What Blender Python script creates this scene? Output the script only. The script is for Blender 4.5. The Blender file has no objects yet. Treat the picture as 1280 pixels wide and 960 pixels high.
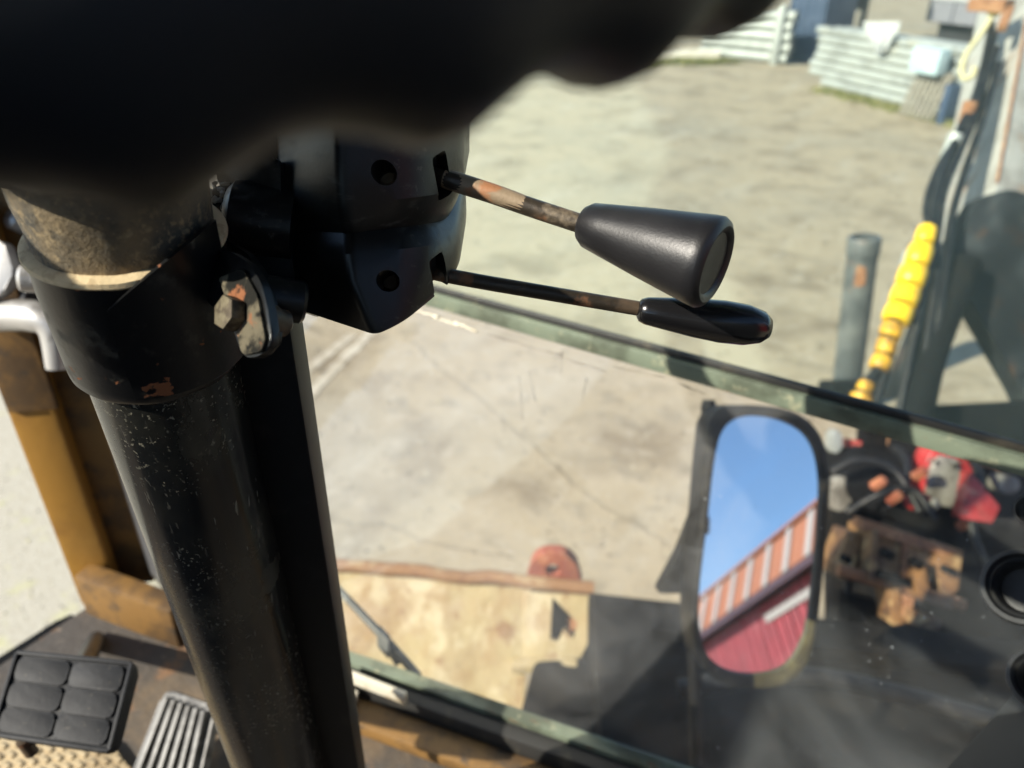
import bpy, bmesh, math, random
from mathutils import Vector as V, Matrix, noise
random.seed(7)
S = bpy.context.scene
COL = S.collection
# ------------------------------------------------------------------ camera
F = 962.0                                   # focal length in photograph pixels (1280 wide)
YAW, PITCH = math.radians(35), math.radians(30)
CAM = V((0, 0, 2.3))
FW = V((-math.sin(YAW)*math.cos(PITCH), math.cos(YAW)*math.cos(PITCH), -math.sin(PITCH)))
RT = V((math.cos(YAW), math.sin(YAW), 0))
UP = RT.cross(FW)
cd = bpy.data.cameras.new('camera'); cam = bpy.data.objects.new('camera', cd); COL.objects.link(cam)
cam.matrix_world = Matrix(((RT.x, UP.x, -FW.x, 0), (RT.y, UP.y, -FW.y, 0), (RT.z, UP.z, -FW.z, CAM.z), (0, 0, 0, 1)))
cd.lens = 6.86; cd.sensor_width = 6.86*1280/F; cd.clip_start = 0.01; cd.clip_end = 500
cd.dof.use_dof = True; cd.dof.focus_distance = 0.345; cd.dof.aperture_fstop = 1.9
S.camera = cam
# ------------------------------------------------------------------ light
SUN_H = V((0.47, 0.88, 0)).normalized()    # the way the light travels over the ground
SUN_E = math.radians(35)
w = bpy.data.worlds.new('World'); S.world = w; w.use_nodes = True
nt = w.node_tree; nt.nodes.clear()
sky = nt.nodes.new('ShaderNodeTexSky'); sky.sky_type = 'NISHITA'; sky.sun_disc = False
sky.sun_elevation = SUN_E; sky.sun_rotation = math.atan2(-SUN_H.x, -SUN_H.y) % (2*math.pi)
sky.air_density = 1.0; sky.dust_density = 0.25; sky.ozone_density = 2.2
bg = nt.nodes.new('ShaderNodeBackground'); bg.inputs['Strength'].default_value = 0.115
wo = nt.nodes.new('ShaderNodeOutputWorld')
nt.links.new(sky.outputs[0], bg.inputs[0]); nt.links.new(bg.outputs[0], wo.inputs[0])
ld = bpy.data.lights.new('sun', 'SUN'); sun = bpy.data.objects.new('sun', ld); COL.objects.link(sun)
ld.energy = 5.0; ld.angle = math.radians(0.55); ld.color = (1.0, 0.93, 0.81)
sun.rotation_euler = (SUN_H*math.cos(SUN_E) - V((0, 0, math.sin(SUN_E)))).to_track_quat('-Z', 'Y').to_euler()
S.view_settings.view_transform = 'Standard'; S.view_settings.look = 'None'
S.view_settings.exposure = 1.13; S.view_settings.gamma = 1.0
S.cycles.max_bounces = 10; S.cycles.transparent_max_bounces = 16
try: S.cycles.use_denoising = True
except Exception: pass

# ------------------------------------------------------------------ rays
def ray(px, py): return FW + RT*((px-640)/F) - UP*((py-480)/F)
def P(px, py, d): return CAM + ray(px, py)*d
def AZ(px, py, z):
    r = ray(px, py); return CAM + r*((z-CAM.z)/r.z)
def ON(px, py, p0, n):
    r = ray(px, py); return CAM + r*((p0-CAM).dot(n)/r.dot(n))
def cv(r, u, f): return RT*r + UP*u + FW*f     # a direction given by camera right / up / forward

# ------------------------------------------------------------------ materials
O3 = (1, 1, 1); Z3 = (0, 0, 0)
def mat(name, col, rough=0.5, metal=0.0, layers=(), bumps=(), rvar=0.0, spec=0.5, coat=0.0, rand=False):
    """layers: (scale, (sx,sy,sz), rot, colour, lo, hi, strength[, detail[, roughness]]) mixed over the base"""
    m = bpy.data.materials.new(name); m.use_nodes = True
    t = m.node_tree; N = t.nodes; L = t.links
    b = N['Principled BSDF']
    b.inputs['Roughness'].default_value = rough; b.inputs['Metallic'].default_value = metal
    b.inputs['Specular IOR Level'].default_value = spec
    b.inputs['Coat Weight'].default_value = coat
    tc = N.new('ShaderNodeTexCoord'); src = tc.outputs['Object']
    if rand:
        oi = N.new('ShaderNodeObjectInfo'); ad = N.new('ShaderNodeVectorMath'); ad.operation = 'ADD'
        ml = N.new('ShaderNodeVectorMath'); ml.operation = 'SCALE'; ml.inputs[0].default_value = (13, 7, 5)
        L.new(oi.outputs['Random'], ml.inputs['Scale']); L.new(src, ad.inputs[0]); L.new(ml.outputs[0], ad.inputs[1]); src = ad.outputs[0]
    def nz(scale, st, rot, detail=6, dist=0.0):
        mp = N.new('ShaderNodeMapping'); mp.inputs['Scale'].default_value = st; mp.inputs['Rotation'].default_value = rot
        L.new(src, mp.inputs[0])
        n = N.new('ShaderNodeTexNoise'); n.inputs['Scale'].default_value = scale; n.inputs['Detail'].default_value = detail
        n.inputs['Roughness'].default_value = 0.62; n.inputs['Distortion'].default_value = dist
        L.new(mp.outputs[0], n.inputs['Vector']); return n.outputs['Fac']
    def ramp(fac, lo, hi, a=0.0, c=1.0):
        r = N.new('ShaderNodeMapRange'); r.inputs['From Min'].default_value = lo; r.inputs['From Max'].default_value = hi
        r.inputs['To Min'].default_value = a; r.inputs['To Max'].default_value = c; r.interpolation_type = 'SMOOTHSTEP'
        L.new(fac, r.inputs['Value']); return r.outputs[0]
    rgb = N.new('ShaderNodeRGB'); rgb.outputs[0].default_value = (*col, 1); cur = rgb.outputs[0]
    rg = None
    for ly in layers:
        sc, st, rot, c, lo, hi, amt = ly[:7]
        fac = ramp(nz(sc, st, rot, ly[7] if len(ly) > 7 else 6), lo, hi, 0, amt)
        if len(ly) > 9:
            mk = N.new('ShaderNodeMath'); mk.operation = 'MULTIPLY'; L.new(fac, mk.inputs[0]); L.new(ramp(nz(ly[9], O3, Z3, 3), 0.46, 0.6), mk.inputs[1]); fac = mk.outputs[0]
        mx = N.new('ShaderNodeMix'); mx.data_type = 'RGBA'
        L.new(fac, mx.inputs[0]); L.new(cur, mx.inputs[6]); mx.inputs[7].default_value = (*c, 1); cur = mx.outputs[2]
        if len(ly) > 8:
            rm = N.new('ShaderNodeMix'); L.new(fac, rm.inputs[0])
            if rg is None: rm.inputs[2].default_value = rough
            else: L.new(rg, rm.inputs[2])
            rm.inputs[3].default_value = ly[8]; rg = rm.outputs[0]
    L.new(cur, b.inputs['Base Color'])
    if rg is not None: L.new(rg, b.inputs['Roughness'])
    elif rvar: L.new(ramp(nz(25, (1, 1, 1), (0, 0, 0)), 0.3, 0.7, rough-rvar, rough+rvar), b.inputs['Roughness'])
    prev = None
    for sc, strength, dist in bumps:
        bp = N.new('ShaderNodeBump'); bp.inputs['Strength'].default_value = strength; bp.inputs['Distance'].default_value = dist
        L.new(nz(sc, (1, 1, 1), (0, 0, 0)), bp.inputs['Height'])
        if prev: L.new(prev, bp.inputs['Normal'])
        prev = bp.outputs[0]
    if prev: L.new(prev, b.inputs['Normal'])
    return m
RUST = (0.16, 0.055, 0.02); RUST2 = (0.32, 0.15, 0.06); DUST = (0.34, 0.29, 0.21)

def glass(name, tint, dust, dcol, scale=6.0, lo=0.45, hi=0.8, base=0.0, streak=0.0):
    m = bpy.data.materials.new(name); m.use_nodes = True; t = m.node_tree; N = t.nodes; L = t.links; N.clear()
    out = N.new('ShaderNodeOutputMaterial'); tr = N.new('ShaderNodeBsdfTransparent'); tr.inputs[0].default_value = (*tint, 1)
    gl = N.new('ShaderNodeBsdfGlossy'); gl.inputs['Roughness'].default_value = 0.02
    fr = N.new('ShaderNodeFresnel'); fr.inputs['IOR'].default_value = 1.3
    mx = N.new('ShaderNodeMixShader'); L.new(fr.outputs[0], mx.inputs[0]); L.new(tr.outputs[0], mx.inputs[1]); L.new(gl.outputs[0], mx.inputs[2])
    df = N.new('ShaderNodeBsdfDiffuse'); df.inputs[0].default_value = (*dcol, 1)
    tl = N.new('ShaderNodeBsdfTranslucent'); tl.inputs[0].default_value = (*dcol, 1)
    dm = N.new('ShaderNodeMixShader'); dm.inputs[0].default_value = 0.5; L.new(df.outputs[0], dm.inputs[1]); L.new(tl.outputs[0], dm.inputs[2])
    tc = N.new('ShaderNodeTexCoord')
    n1 = N.new('ShaderNodeTexNoise'); n1.inputs['Scale'].default_value = scale; n1.inputs['Detail'].default_value = 10; n1.inputs['Roughness'].default_value = 0.7
    n1.inputs['Distortion'].default_value = 0.6
    L.new(tc.outputs['Object'], n1.inputs['Vector'])
    mr = N.new('ShaderNodeMapRange'); mr.inputs['From Min'].default_value = lo; mr.inputs['From Max'].default_value = hi
    mr.inputs['To Min'].default_value = base; mr.inputs['To Max'].default_value = dust
    L.new(n1.outputs['Fac'], mr.inputs['Value']); fac = mr.outputs[0]
    # specks of dried dirt
    vo = N.new('ShaderNodeTexVoronoi'); vo.inputs['Scale'].default_value = 55; L.new(tc.outputs['Object'], vo.inputs['Vector'])
    sp = N.new('ShaderNodeMapRange'); sp.inputs['From Min'].default_value = 0.10; sp.inputs['From Max'].default_value = 0.04
    sp.inputs['To Min'].default_value = 0; sp.inputs['To Max'].default_value = 0.5*min(1, streak*10); L.new(vo.outputs['Distance'], sp.inputs['Value'])
    n2 = N.new('ShaderNodeTexNoise'); n2.inputs['Scale'].default_value = 12; L.new(tc.outputs['Object'], n2.inputs['Vector'])
    m2 = N.new('ShaderNodeMapRange'); m2.inputs['From Min'].default_value = 0.55; m2.inputs['From Max'].default_value = 0.7; L.new(n2.outputs['Fac'], m2.inputs['Value'])
    mu = N.new('ShaderNodeMath'); mu.operation = 'MULTIPLY'; L.new(sp.outputs[0], mu.inputs[0]); L.new(m2.outputs[0], mu.inputs[1])
    ad = N.new('ShaderNodeMath'); ad.operation = 'ADD'; ad.use_clamp = True; L.new(fac, ad.inputs[0]); L.new(mu.outputs[0], ad.inputs[1]); fac = ad.outputs[0]
    if streak:
        mp = N.new('ShaderNodeMapping'); mp.inputs['Scale'].default_value = (0.5, 2, 7); mp.inputs['Rotation'].default_value = (0.3, 0.75, 0.5)
        L.new(tc.outputs['Object'], mp.inputs[0])
        n3 = N.new('ShaderNodeTexNoise'); n3.inputs['Scale'].default_value = 14; n3.inputs['Detail'].default_value = 6; n3.inputs['Distortion'].default_value = 1.2; L.new(mp.outputs[0], n3.inputs['Vector'])
        m3 = N.new('ShaderNodeMapRange'); m3.inputs['From Min'].default_value = 0.64; m3.inputs['From Max'].default_value = 0.74
        m3.inputs['To Min'].default_value = 0; m3.inputs['To Max'].default_value = streak; L.new(n3.outputs['Fac'], m3.inputs['Value'])
        mq = N.new('ShaderNodeMath'); mq.operation = 'MULTIPLY'; L.new(m3.outputs[0], mq.inputs[0]); L.new(m2.outputs[0], mq.inputs[1])
        a2 = N.new('ShaderNodeMath'); a2.operation = 'ADD'; a2.use_clamp = True; L.new(fac, a2.inputs[0]); L.new(mq.outputs[0], a2.inputs[1]); fac = a2.outputs[0]
    fx = N.new('ShaderNodeMixShader'); L.new(fac, fx.inputs[0]); L.new(mx.outputs[0], fx.inputs[1]); L.new(dm.outputs[0], fx.inputs[2])
    L.new(fx.outputs[0], out.inputs['Surface'])
    return m

M = {}
M['ground'] = mat('yard_gravel', (0.308, 0.257, 0.171), 0.9, layers=(
    (0.35, O3, Z3, (0.216, 0.198, 0.152), 0.45, 0.7, 0.8), (1.6, (1, 1, 1), (0, 0, 0.5), (0.136, 0.103, 0.061), 0.47, 0.68, 0.8, 9),
    (0.8, (2.5, 0.5, 1), (0, 0, 0.45), (0.352, 0.324, 0.258), 0.52, 0.72, 0.6), (2.2, (0.6, 3, 1), (0, 0, 0.3), (0.176, 0.158, 0.122), 0.58, 0.75, 0.4, 10), (1.1, O3, Z3, (0.085, 0.068, 0.045), 0.62, 0.7, 0.6, 12),
    (9, O3, Z3, (0.376, 0.340, 0.266), 0.5, 0.7, 0.5, 10), (5, O3, Z3, (0.152, 0.130, 0.091), 0.52, 0.68, 0.55, 12), (45, O3, Z3, (0.208, 0.182, 0.137), 0.52, 0.66, 0.45, 4), (150, O3, Z3, (0.416, 0.379, 0.304), 0.58, 0.7, 0.4, 2)),
    bumps=((70, 0.3, 0.008), (4, 0.25, 0.03)))
M['stone'] = mat('pebble_stone', (0.42, 0.39, 0.30), 0.9, layers=((30, O3, Z3, (0.24, 0.22, 0.17), 0.4, 0.6, 0.9), (5, O3, Z3, (0.4, 0.36, 0.14), 0.55, 0.65, 0.5)))
M['grass'] = mat('grass_blades', (0.13, 0.15, 0.035), 0.7, layers=((8, O3, Z3, (0.26, 0.24, 0.10), 0.4, 0.6, 0.8),))
M['black'] = mat('black_paint', (0.005, 0.0055, 0.006), 0.36, spec=0.3, layers=(
    (90, O3, Z3, (0.07, 0.062, 0.048), 0.58, 0.72, 0.5, 6, 0.7), (14, (1, 1, 0.4), Z3, (0.045, 0.04, 0.03), 0.55, 0.75, 0.5, 6, 0.65)), bumps=((160, 0.12, 0.001),))
M['rail'] = mat('matt_black_rail', (0.005, 0.0055, 0.006), 0.5, spec=0.25, layers=((30, O3, Z3, (0.02, 0.019, 0.016), 0.55, 0.72, 0.6),))
M['tube'] = mat('scratched_black_paint', (0.005, 0.0055, 0.006), 0.2, spec=0.5, layers=(
    (22, (1, 1, 0.6), Z3, (0.045, 0.041, 0.029), 0.42, 0.78, 0.7, 10, 0.4),
    (60, (7, 7, 0.5), (0.6, 0.5, 0), (0.12, 0.11, 0.09), 0.65, 0.71, 0.45, 2, 0.6, 13), (60, (6, 6, 0.5), (-0.5, 0.9, 0.3), (0.2, 0.18, 0.14), 0.68, 0.72, 0.5, 2, 0.6, 11),
    (420, O3, Z3, (0.3, 0.27, 0.2), 0.6, 0.68, 0.55, 3, 0.8, 16), (12, O3, Z3, (0.06, 0.055, 0.04), 0.6, 0.75, 0.6, 10, 0.8)), bumps=((40, 0.03, 0.001),))
M['collar'] = mat('chipped_black_collar', (0.004, 0.004, 0.0045), 0.34, spec=0.35, layers=(
    (75, O3, Z3, (0.05, 0.045, 0.034), 0.55, 0.7, 0.6, 8, 0.7), (46, (1, 1, 1.3), Z3, RUST, 0.66, 0.68, 1.0, 5, 0.9), (62, (1, 1, 1.2), Z3, RUST2, 0.71, 0.73, 1.0, 5, 0.9)), bumps=((120, 0.2, 0.001),))
M['boot'] = mat('dusty_rubber_boot', (0.045, 0.04, 0.032), 0.85, layers=(
    (30, O3, Z3, (0.17, 0.12, 0.065), 0.4, 0.62, 0.9), (260, O3, Z3, (0.30, 0.215, 0.115), 0.5, 0.65, 0.6), (14, O3, Z3, (0.03, 0.03, 0.028), 0.58, 0.7, 0.7)), bumps=((300, 0.6, 0.002),))
M['lip'] = mat('beige_felt_lip', (0.55, 0.42, 0.25), 0.95, layers=((200, O3, Z3, (0.32, 0.22, 0.12), 0.5, 0.65, 0.6),), bumps=((300, 0.5, 0.001),))
M['plastic'] = mat('black_moulded_plastic', (0.006, 0.006, 0.0058), 0.36, spec=0.35, layers=(
    (35, O3, Z3, (0.03, 0.029, 0.026), 0.5, 0.7, 0.7, 8, 0.6), (250, O3, Z3, (0.12, 0.11, 0.09), 0.58, 0.7, 0.5, 4, 0.75, 22), (70, (1, 1, 3), Z3, (0.07, 0.068, 0.06), 0.56, 0.7, 0.6, 8, 0.7, 14)), bumps=((500, 0.12, 0.0006),))
M['knob'] = mat('grained_black_knob', (0.007, 0.007, 0.0082), 0.4, spec=0.4, bumps=((900, 0.2, 0.0005),), rvar=0.08)
M['knob2'] = mat('glossy_black_knob', (0.006, 0.006, 0.0065), 0.22, bumps=((60, 0.03, 0.001),))
M['rod'] = mat('rusty_dark_rod', (0.035, 0.028, 0.02), 0.4, metal=0.3, layers=(
    (30, O3, Z3, (0.09, 0.06, 0.035), 0.46, 0.6, 0.9, 6, 0.7), (55, O3, Z3, (0.2, 0.09, 0.04), 0.56, 0.68, 0.8, 6, 0.85), (25, O3, Z3, (0.23, 0.18, 0.12), 0.55, 0.66, 0.8, 6, 0.8)), bumps=((240, 0.35, 0.001),))
M['rod_light'] = mat('worn_rusty_rod', (0.22, 0.165, 0.105), 0.6, metal=0.2, layers=(
    (60, O3, Z3, (0.28, 0.12, 0.05), 0.5, 0.62, 0.9), (40, O3, Z3, (0.03, 0.025, 0.02), 0.6, 0.66, 0.9)), bumps=((240, 0.4, 0.001),))
M['bolt'] = mat('dull_zinc_bolt', (0.13, 0.105, 0.065), 0.6, metal=0.5, layers=((160, O3, Z3, (0.045, 0.03, 0.018), 0.45, 0.6, 0.9), (30, O3, Z3, (0.2, 0.08, 0.03), 0.56, 0.62, 0.8), (70, O3, Z3, RUST2, 0.6, 0.7, 0.7)), bumps=((300, 0.5, 0.001),))
M['lugplate'] = mat('rusty_sunlit_lug_plate', (0.012, 0.011, 0.009), 0.85, spec=0.12, layers=((70, O3, Z3, (0.12, 0.1, 0.068), 0.44, 0.56, 0.9, 8, 0.85), (55, O3, Z3, (0.22, 0.085, 0.04), 0.53, 0.6, 0.9, 8, 0.9)), bumps=((200, 0.4, 0.001),))  # tan over black carries sun patches and shadow; orange is rust
M['rubber'] = mat('black_rubber', (0.008, 0.0085, 0.0095), 0.55, layers=((40, O3, Z3, (0.05, 0.048, 0.042), 0.5, 0.75, 0.6),), bumps=((120, 0.25, 0.001),))
M['pad'] = mat('worn_pedal_rubber', (0.008, 0.009, 0.011), 0.6, spec=0.25, layers=((22, O3, Z3, (0.02, 0.02, 0.021), 0.45, 0.7, 0.8, 8, 0.7), (200, O3, Z3, (0.1, 0.09, 0.07), 0.62, 0.72, 0.5)), bumps=((90, 0.3, 0.0015),))
M['alloy'] = mat('worn_alloy_pedal', (0.12, 0.118, 0.112), 0.5, layers=((40, O3, Z3, (0.03, 0.028, 0.025), 0.46, 0.62, 0.9),))
M['wheel'] = mat('black_wheel_grip', (0.0028, 0.0036, 0.0055), 0.5, spec=0.25, bumps=((400, 0.15, 0.0006),))
M['hubdust'] = mat('dusty_black_hub', (0.007, 0.007, 0.007), 0.6, spec=0.3, layers=((12, (0.5, 0.5, 4), Z3, (0.035, 0.031, 0.023), 0.45, 0.65, 0.8), (60, (0.4, 0.4, 5), Z3, (0.05, 0.045, 0.035), 0.55, 0.7, 0.6)))
M['ochre'] = mat('ochre_paint', (0.30, 0.155, 0.026), 0.5, layers=((9, O3, Z3, (0.19, 0.09, 0.02), 0.48, 0.68, 0.8), (40, O3, Z3, (0.1, 0.045, 0.018), 0.6, 0.7, 0.8), (3, O3, Z3, (0.35, 0.2, 0.05), 0.5, 0.7, 0.6)), bumps=((60, 0.25, 0.002),))
M['ochre_dark'] = mat('dirty_shaded_ochre', (0.16, 0.085, 0.022), 0.6, layers=((14, O3, Z3, (0.06, 0.035, 0.015), 0.42, 0.6, 0.9), (40, O3, Z3, (0.03, 0.025, 0.02), 0.55, 0.68, 0.8)), bumps=((60, 0.25, 0.002),))
M['panel'] = mat('charcoal_trim_panel', (0.05, 0.052, 0.056), 0.42, layers=((5, O3, Z3, (0.10, 0.1, 0.105), 0.45, 0.65, 0.7), (60, O3, Z3, (0.03, 0.03, 0.03), 0.5, 0.7, 0.5)))
M['floor'] = mat('dirty_cab_floor', (0.05, 0.043, 0.036), 0.8, layers=((7, O3, Z3, (0.12, 0.085, 0.05), 0.48, 0.64, 0.9), (20, O3, Z3, (0.17, 0.085, 0.035), 0.56, 0.68, 0.8), (80, O3, Z3, (0.2, 0.17, 0.13), 0.6, 0.72, 0.6)), bumps=((50, 0.6, 0.004),))
M['mat'] = mat('sandy_floor_mat', (0.38, 0.30, 0.18), 0.9, layers=((30, O3, Z3, (0.22, 0.16, 0.09), 0.45, 0.65, 0.7), (160, O3, Z3, (0.45, 0.38, 0.26), 0.5, 0.7, 0.6)), bumps=((80, 0.4, 0.003),))
M['zinc'] = mat('pale_grey_tube', (0.42, 0.41, 0.39), 0.4, metal=0.5, layers=((30, O3, Z3, (0.2, 0.19, 0.17), 0.5, 0.65, 0.8),))
M['seal'] = mat('black_window_seal', (0.014, 0.014, 0.013), 0.6, layers=((25, O3, Z3, (0.07, 0.06, 0.04), 0.52, 0.7, 0.7),), bumps=((60, 0.3, 0.002),))
M['edge'] = mat('greenish_glass_edge', (0.12, 0.145, 0.105), 0.35, layers=((14, O3, Z3, (0.06, 0.07, 0.05), 0.45, 0.62, 0.9), (60, O3, Z3, (0.24, 0.24, 0.16), 0.56, 0.7, 0.8), (25, (1, 4, 4), Z3, (0.12, 0.06, 0.03), 0.6, 0.7, 0.7)), bumps=((80, 0.4, 0.002),))
M['sealant_glare'] = mat('white_sealant_glare', (0.5, 0.47, 0.38), 0.6, layers=((40, O3, Z3, (0.3, 0.23, 0.13), 0.5, 0.66, 0.8),))
M['blade'] = mat('rusty_beige_steel', (0.31, 0.25, 0.13), 0.75, layers=(
    (4.5, (1, 1, 0.6), Z3, (0.25, 0.165, 0.075), 0.42, 0.6, 0.9, 10), (11, (1, 1, 0.7), Z3, (0.42, 0.37, 0.24), 0.5, 0.66, 0.8, 10), (16, (1, 1, 0.8), Z3, (0.17, 0.085, 0.035), 0.56, 0.68, 0.8, 10),
    (3, O3, Z3, (0.36, 0.31, 0.24), 0.5, 0.7, 0.6), (6, O3, Z3, (0.34, 0.13, 0.07), 0.64, 0.69, 0.6)), bumps=((9, 0.5, 0.02), (30, 0.4, 0.004)))
M['blade_edge'] = mat('rust_edged_steel', (0.2, 0.105, 0.045), 0.8, layers=((9, O3, Z3, (0.34, 0.26, 0.14), 0.5, 0.64, 0.85, 10), (22, O3, Z3, (0.16, 0.075, 0.035), 0.5, 0.64, 0.8, 10)), bumps=((30, 0.5, 0.006),))
M['rusted'] = mat('brown_rust', (0.24, 0.11, 0.05), 0.85, layers=((20, O3, Z3, (0.36, 0.2, 0.1), 0.45, 0.62, 0.8), (50, O3, Z3, (0.11, 0.05, 0.025), 0.52, 0.66, 0.8)), bumps=((50, 0.5, 0.004),))
M['redrust'] = mat('reddish_rust', (0.22, 0.055, 0.03), 0.8, layers=((20, O3, Z3, (0.33, 0.13, 0.06), 0.45, 0.62, 0.8),), bumps=((50, 0.5, 0.004),))
M['deck'] = mat('black_steel_and_shade', (0.007, 0.0072, 0.0075), 0.9, spec=0.06, layers=((4, O3, Z3, (0.02, 0.018, 0.015), 0.48, 0.66, 0.8), (25, O3, Z3, (0.05, 0.03, 0.02), 0.66, 0.74, 0.5)), bumps=((40, 0.4, 0.003),))  # near-black also stands in for cast shade on deck and boom
M['foot'] = mat('boom_foot_shade_rust', (0.018, 0.021, 0.024), 0.8, spec=0.1, layers=((7, (1, 1, 0.3), Z3, (0.045, 0.05, 0.052), 0.46, 0.62, 0.8, 9), (12, (1, 1, 0.2), Z3, (0.085, 0.045, 0.025), 0.57, 0.67, 0.8, 9), (3, O3, Z3, (0.006, 0.007, 0.008), 0.45, 0.6, 0.8)))  # dark base carries the boom's shade; brown streaks are rust
M['cleandeck'] = mat('black_deck_paint', (0.006, 0.0065, 0.0075), 0.7, spec=0.2)
M['boom'] = mat('weathered_grey_boom', (0.31, 0.31, 0.285), 0.6, layers=((4, (1, 1, 0.4), Z3, (0.2, 0.19, 0.17), 0.42, 0.62, 0.85, 9), (9, (1, 1, 0.3), Z3, (0.2, 0.115, 0.055), 0.54, 0.68, 0.8, 9), (30, O3, Z3, (0.45, 0.44, 0.40), 0.55, 0.7, 0.6)), bumps=((30, 0.3, 0.003),))
M['yellow'] = mat('yellow_hose_guard', (0.85, 0.55, 0.005), 0.35, layers=((20, O3, Z3, (0.6, 0.33, 0.01), 0.5, 0.66, 0.7), (60, O3, Z3, (0.3, 0.16, 0.02), 0.62, 0.72, 0.6)), rand=True)
M['yellow_old'] = mat('grimy_hose_guard', (0.62, 0.34, 0.01), 0.5, layers=((25, O3, Z3, (0.22, 0.11, 0.015), 0.42, 0.6, 0.85),), rand=True)
M['hose'] = mat('black_hydraulic_hose', (0.009, 0.0095, 0.0105), 0.5, spec=0.3, layers=((20, O3, Z3, (0.05, 0.047, 0.04), 0.5, 0.7, 0.7),))
M['post'] = mat('dark_grey_steel_post', (0.06, 0.068, 0.07), 0.5, layers=((5, O3, Z3, (0.13, 0.14, 0.135), 0.45, 0.62, 0.8), (14, O3, Z3, (0.14, 0.065, 0.03), 0.64, 0.7, 0.8)))
M['red'] = mat('faded_red_paint', (0.36, 0.03, 0.03), 0.45, layers=((9, O3, Z3, (0.32, 0.03, 0.025), 0.45, 0.62, 0.8), (25, O3, Z3, (0.48, 0.2, 0.16), 0.56, 0.68, 0.6), (50, O3, Z3, (0.07, 0.025, 0.02), 0.54, 0.64, 0.9)), rand=True)
M['greycap'] = mat('grey_cover_plate', (0.22, 0.21, 0.18), 0.6, layers=((15, O3, Z3, (0.09, 0.08, 0.065), 0.46, 0.62, 0.9),))
M['rustbox'] = mat('yellowed_rusty_steel', (0.20, 0.105, 0.04), 0.7, layers=((9, O3, Z3, (0.07, 0.035, 0.02), 0.46, 0.58, 0.92, 10), (22, O3, Z3, (0.40, 0.28, 0.13), 0.53, 0.64, 0.85), (40, O3, Z3, (0.06, 0.035, 0.02), 0.54, 0.64, 0.9)), bumps=((30, 0.4, 0.004),), rand=True)
M['pipe'] = mat('galvanised_pipe', (0.34, 0.365, 0.345), 0.5, metal=0.2, layers=((2.5, (1, 1, 0.3), Z3, (0.22, 0.235, 0.22), 0.45, 0.62, 0.8), (12, O3, Z3, (0.46, 0.48, 0.45), 0.55, 0.7, 0.6), (3, O3, Z3, (0.35, 0.33, 0.24), 0.6, 0.7, 0.5)), rand=True)
M['white'] = mat('white_plastic_sheet', (0.4, 0.42, 0.42), 0.45, layers=((8, O3, Z3, (0.55, 0.56, 0.54), 0.45, 0.65, 0.6),))
M['bluewhite'] = mat('pale_blue_sheet', (0.34, 0.46, 0.49), 0.5, layers=((8, O3, Z3, (0.5, 0.55, 0.56), 0.45, 0.65, 0.7),))
M['wood'] = mat('grey_pallet_wood', (0.2, 0.185, 0.15), 0.85, layers=((10, (6, 1, 1), Z3, (0.12, 0.105, 0.085), 0.45, 0.65, 0.8),), rand=True)
M['blue'] = mat('dark_blue_steel_shade', (0.035, 0.06, 0.11), 0.5, layers=((3, O3, Z3, (0.07, 0.1, 0.16), 0.45, 0.65, 0.7),))
M['greywall'] = mat('grey_lilac_cladding', (0.2, 0.205, 0.235), 0.6, layers=((2, O3, Z3, (0.3, 0.3, 0.32), 0.45, 0.65, 0.6),))
M['dark'] = mat('dark_underframe_shade', (0.02, 0.022, 0.026), 0.7, layers=((3, O3, Z3, (0.05, 0.05, 0.055), 0.5, 0.7, 0.7),))
M['kerb'] = mat('pale_kerb_concrete', (0.56, 0.53, 0.45), 0.85, layers=((8, O3, Z3, (0.42, 0.38, 0.3), 0.45, 0.65, 0.7),), bumps=((30, 0.4, 0.004),))
M['barnred'] = mat('barn_red_boards', (0.30, 0.025, 0.03), 0.75, layers=((6, (1, 6, 0.4), Z3, (0.20, 0.02, 0.022), 0.45, 0.62, 0.8), (2, O3, Z3, (0.38, 0.08, 0.08), 0.55, 0.7, 0.5)), rand=True)
M['tile'] = mat('orange_clay_tile', (0.30, 0.09, 0.032), 0.8, layers=((7, O3, Z3, (0.33, 0.09, 0.035), 0.45, 0.62, 0.8), (40, O3, Z3, (0.4, 0.15, 0.07), 0.55, 0.7, 0.6)), rand=True, bumps=((60, 0.4, 0.004),))
M['trim'] = mat('white_trim_paint', (0.34, 0.275, 0.235), 0.6, layers=((15, O3, Z3, (0.36, 0.28, 0.24), 0.45, 0.66, 0.7),), rand=True)
M['darkfascia'] = mat('dark_red_fascia', (0.06, 0.02, 0.03), 0.7)
M['frame'] = mat('black_mirror_housing', (0.004, 0.004, 0.0045), 0.5, spec=0.15, layers=((20, O3, Z3, (0.03, 0.027, 0.02), 0.52, 0.7, 0.7),), bumps=((60, 0.2, 0.002),))
M['bezel'] = mat('sunlit_dusty_bezel', (0.05, 0.043, 0.018), 0.7, layers=((14, O3, Z3, (0.14, 0.125, 0.05), 0.5, 0.65, 0.8), (40, O3, Z3, (0.06, 0.055, 0.03), 0.56, 0.68, 0.8)))  # sunlight on the dusty rim is put into this lighter olive
mm = mat('mirror_silver', (0.66, 0.79, 0.92), 0.015, metal=1.0); M['mirror'] = mm
M['upper'] = glass('tinted_windscreen', (0.975, 1.0, 0.955), 0.09, (0.68, 0.82, 0.70), 3.0, 0.3, 0.75, 0.05, 0.04)
M['lower'] = glass('dusty_lower_glass', (0.985, 0.98, 0.955), 0.11, (0.58, 0.6, 0.62), 4.0, 0.40, 0.72, 0.012, 0.09)
M['pane'] = glass('clear_window_glass', (0.94, 0.96, 0.95), 0.05, (0.6, 0.6, 0.6), 4.0, 0.4, 0.8, 0.01)

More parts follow.
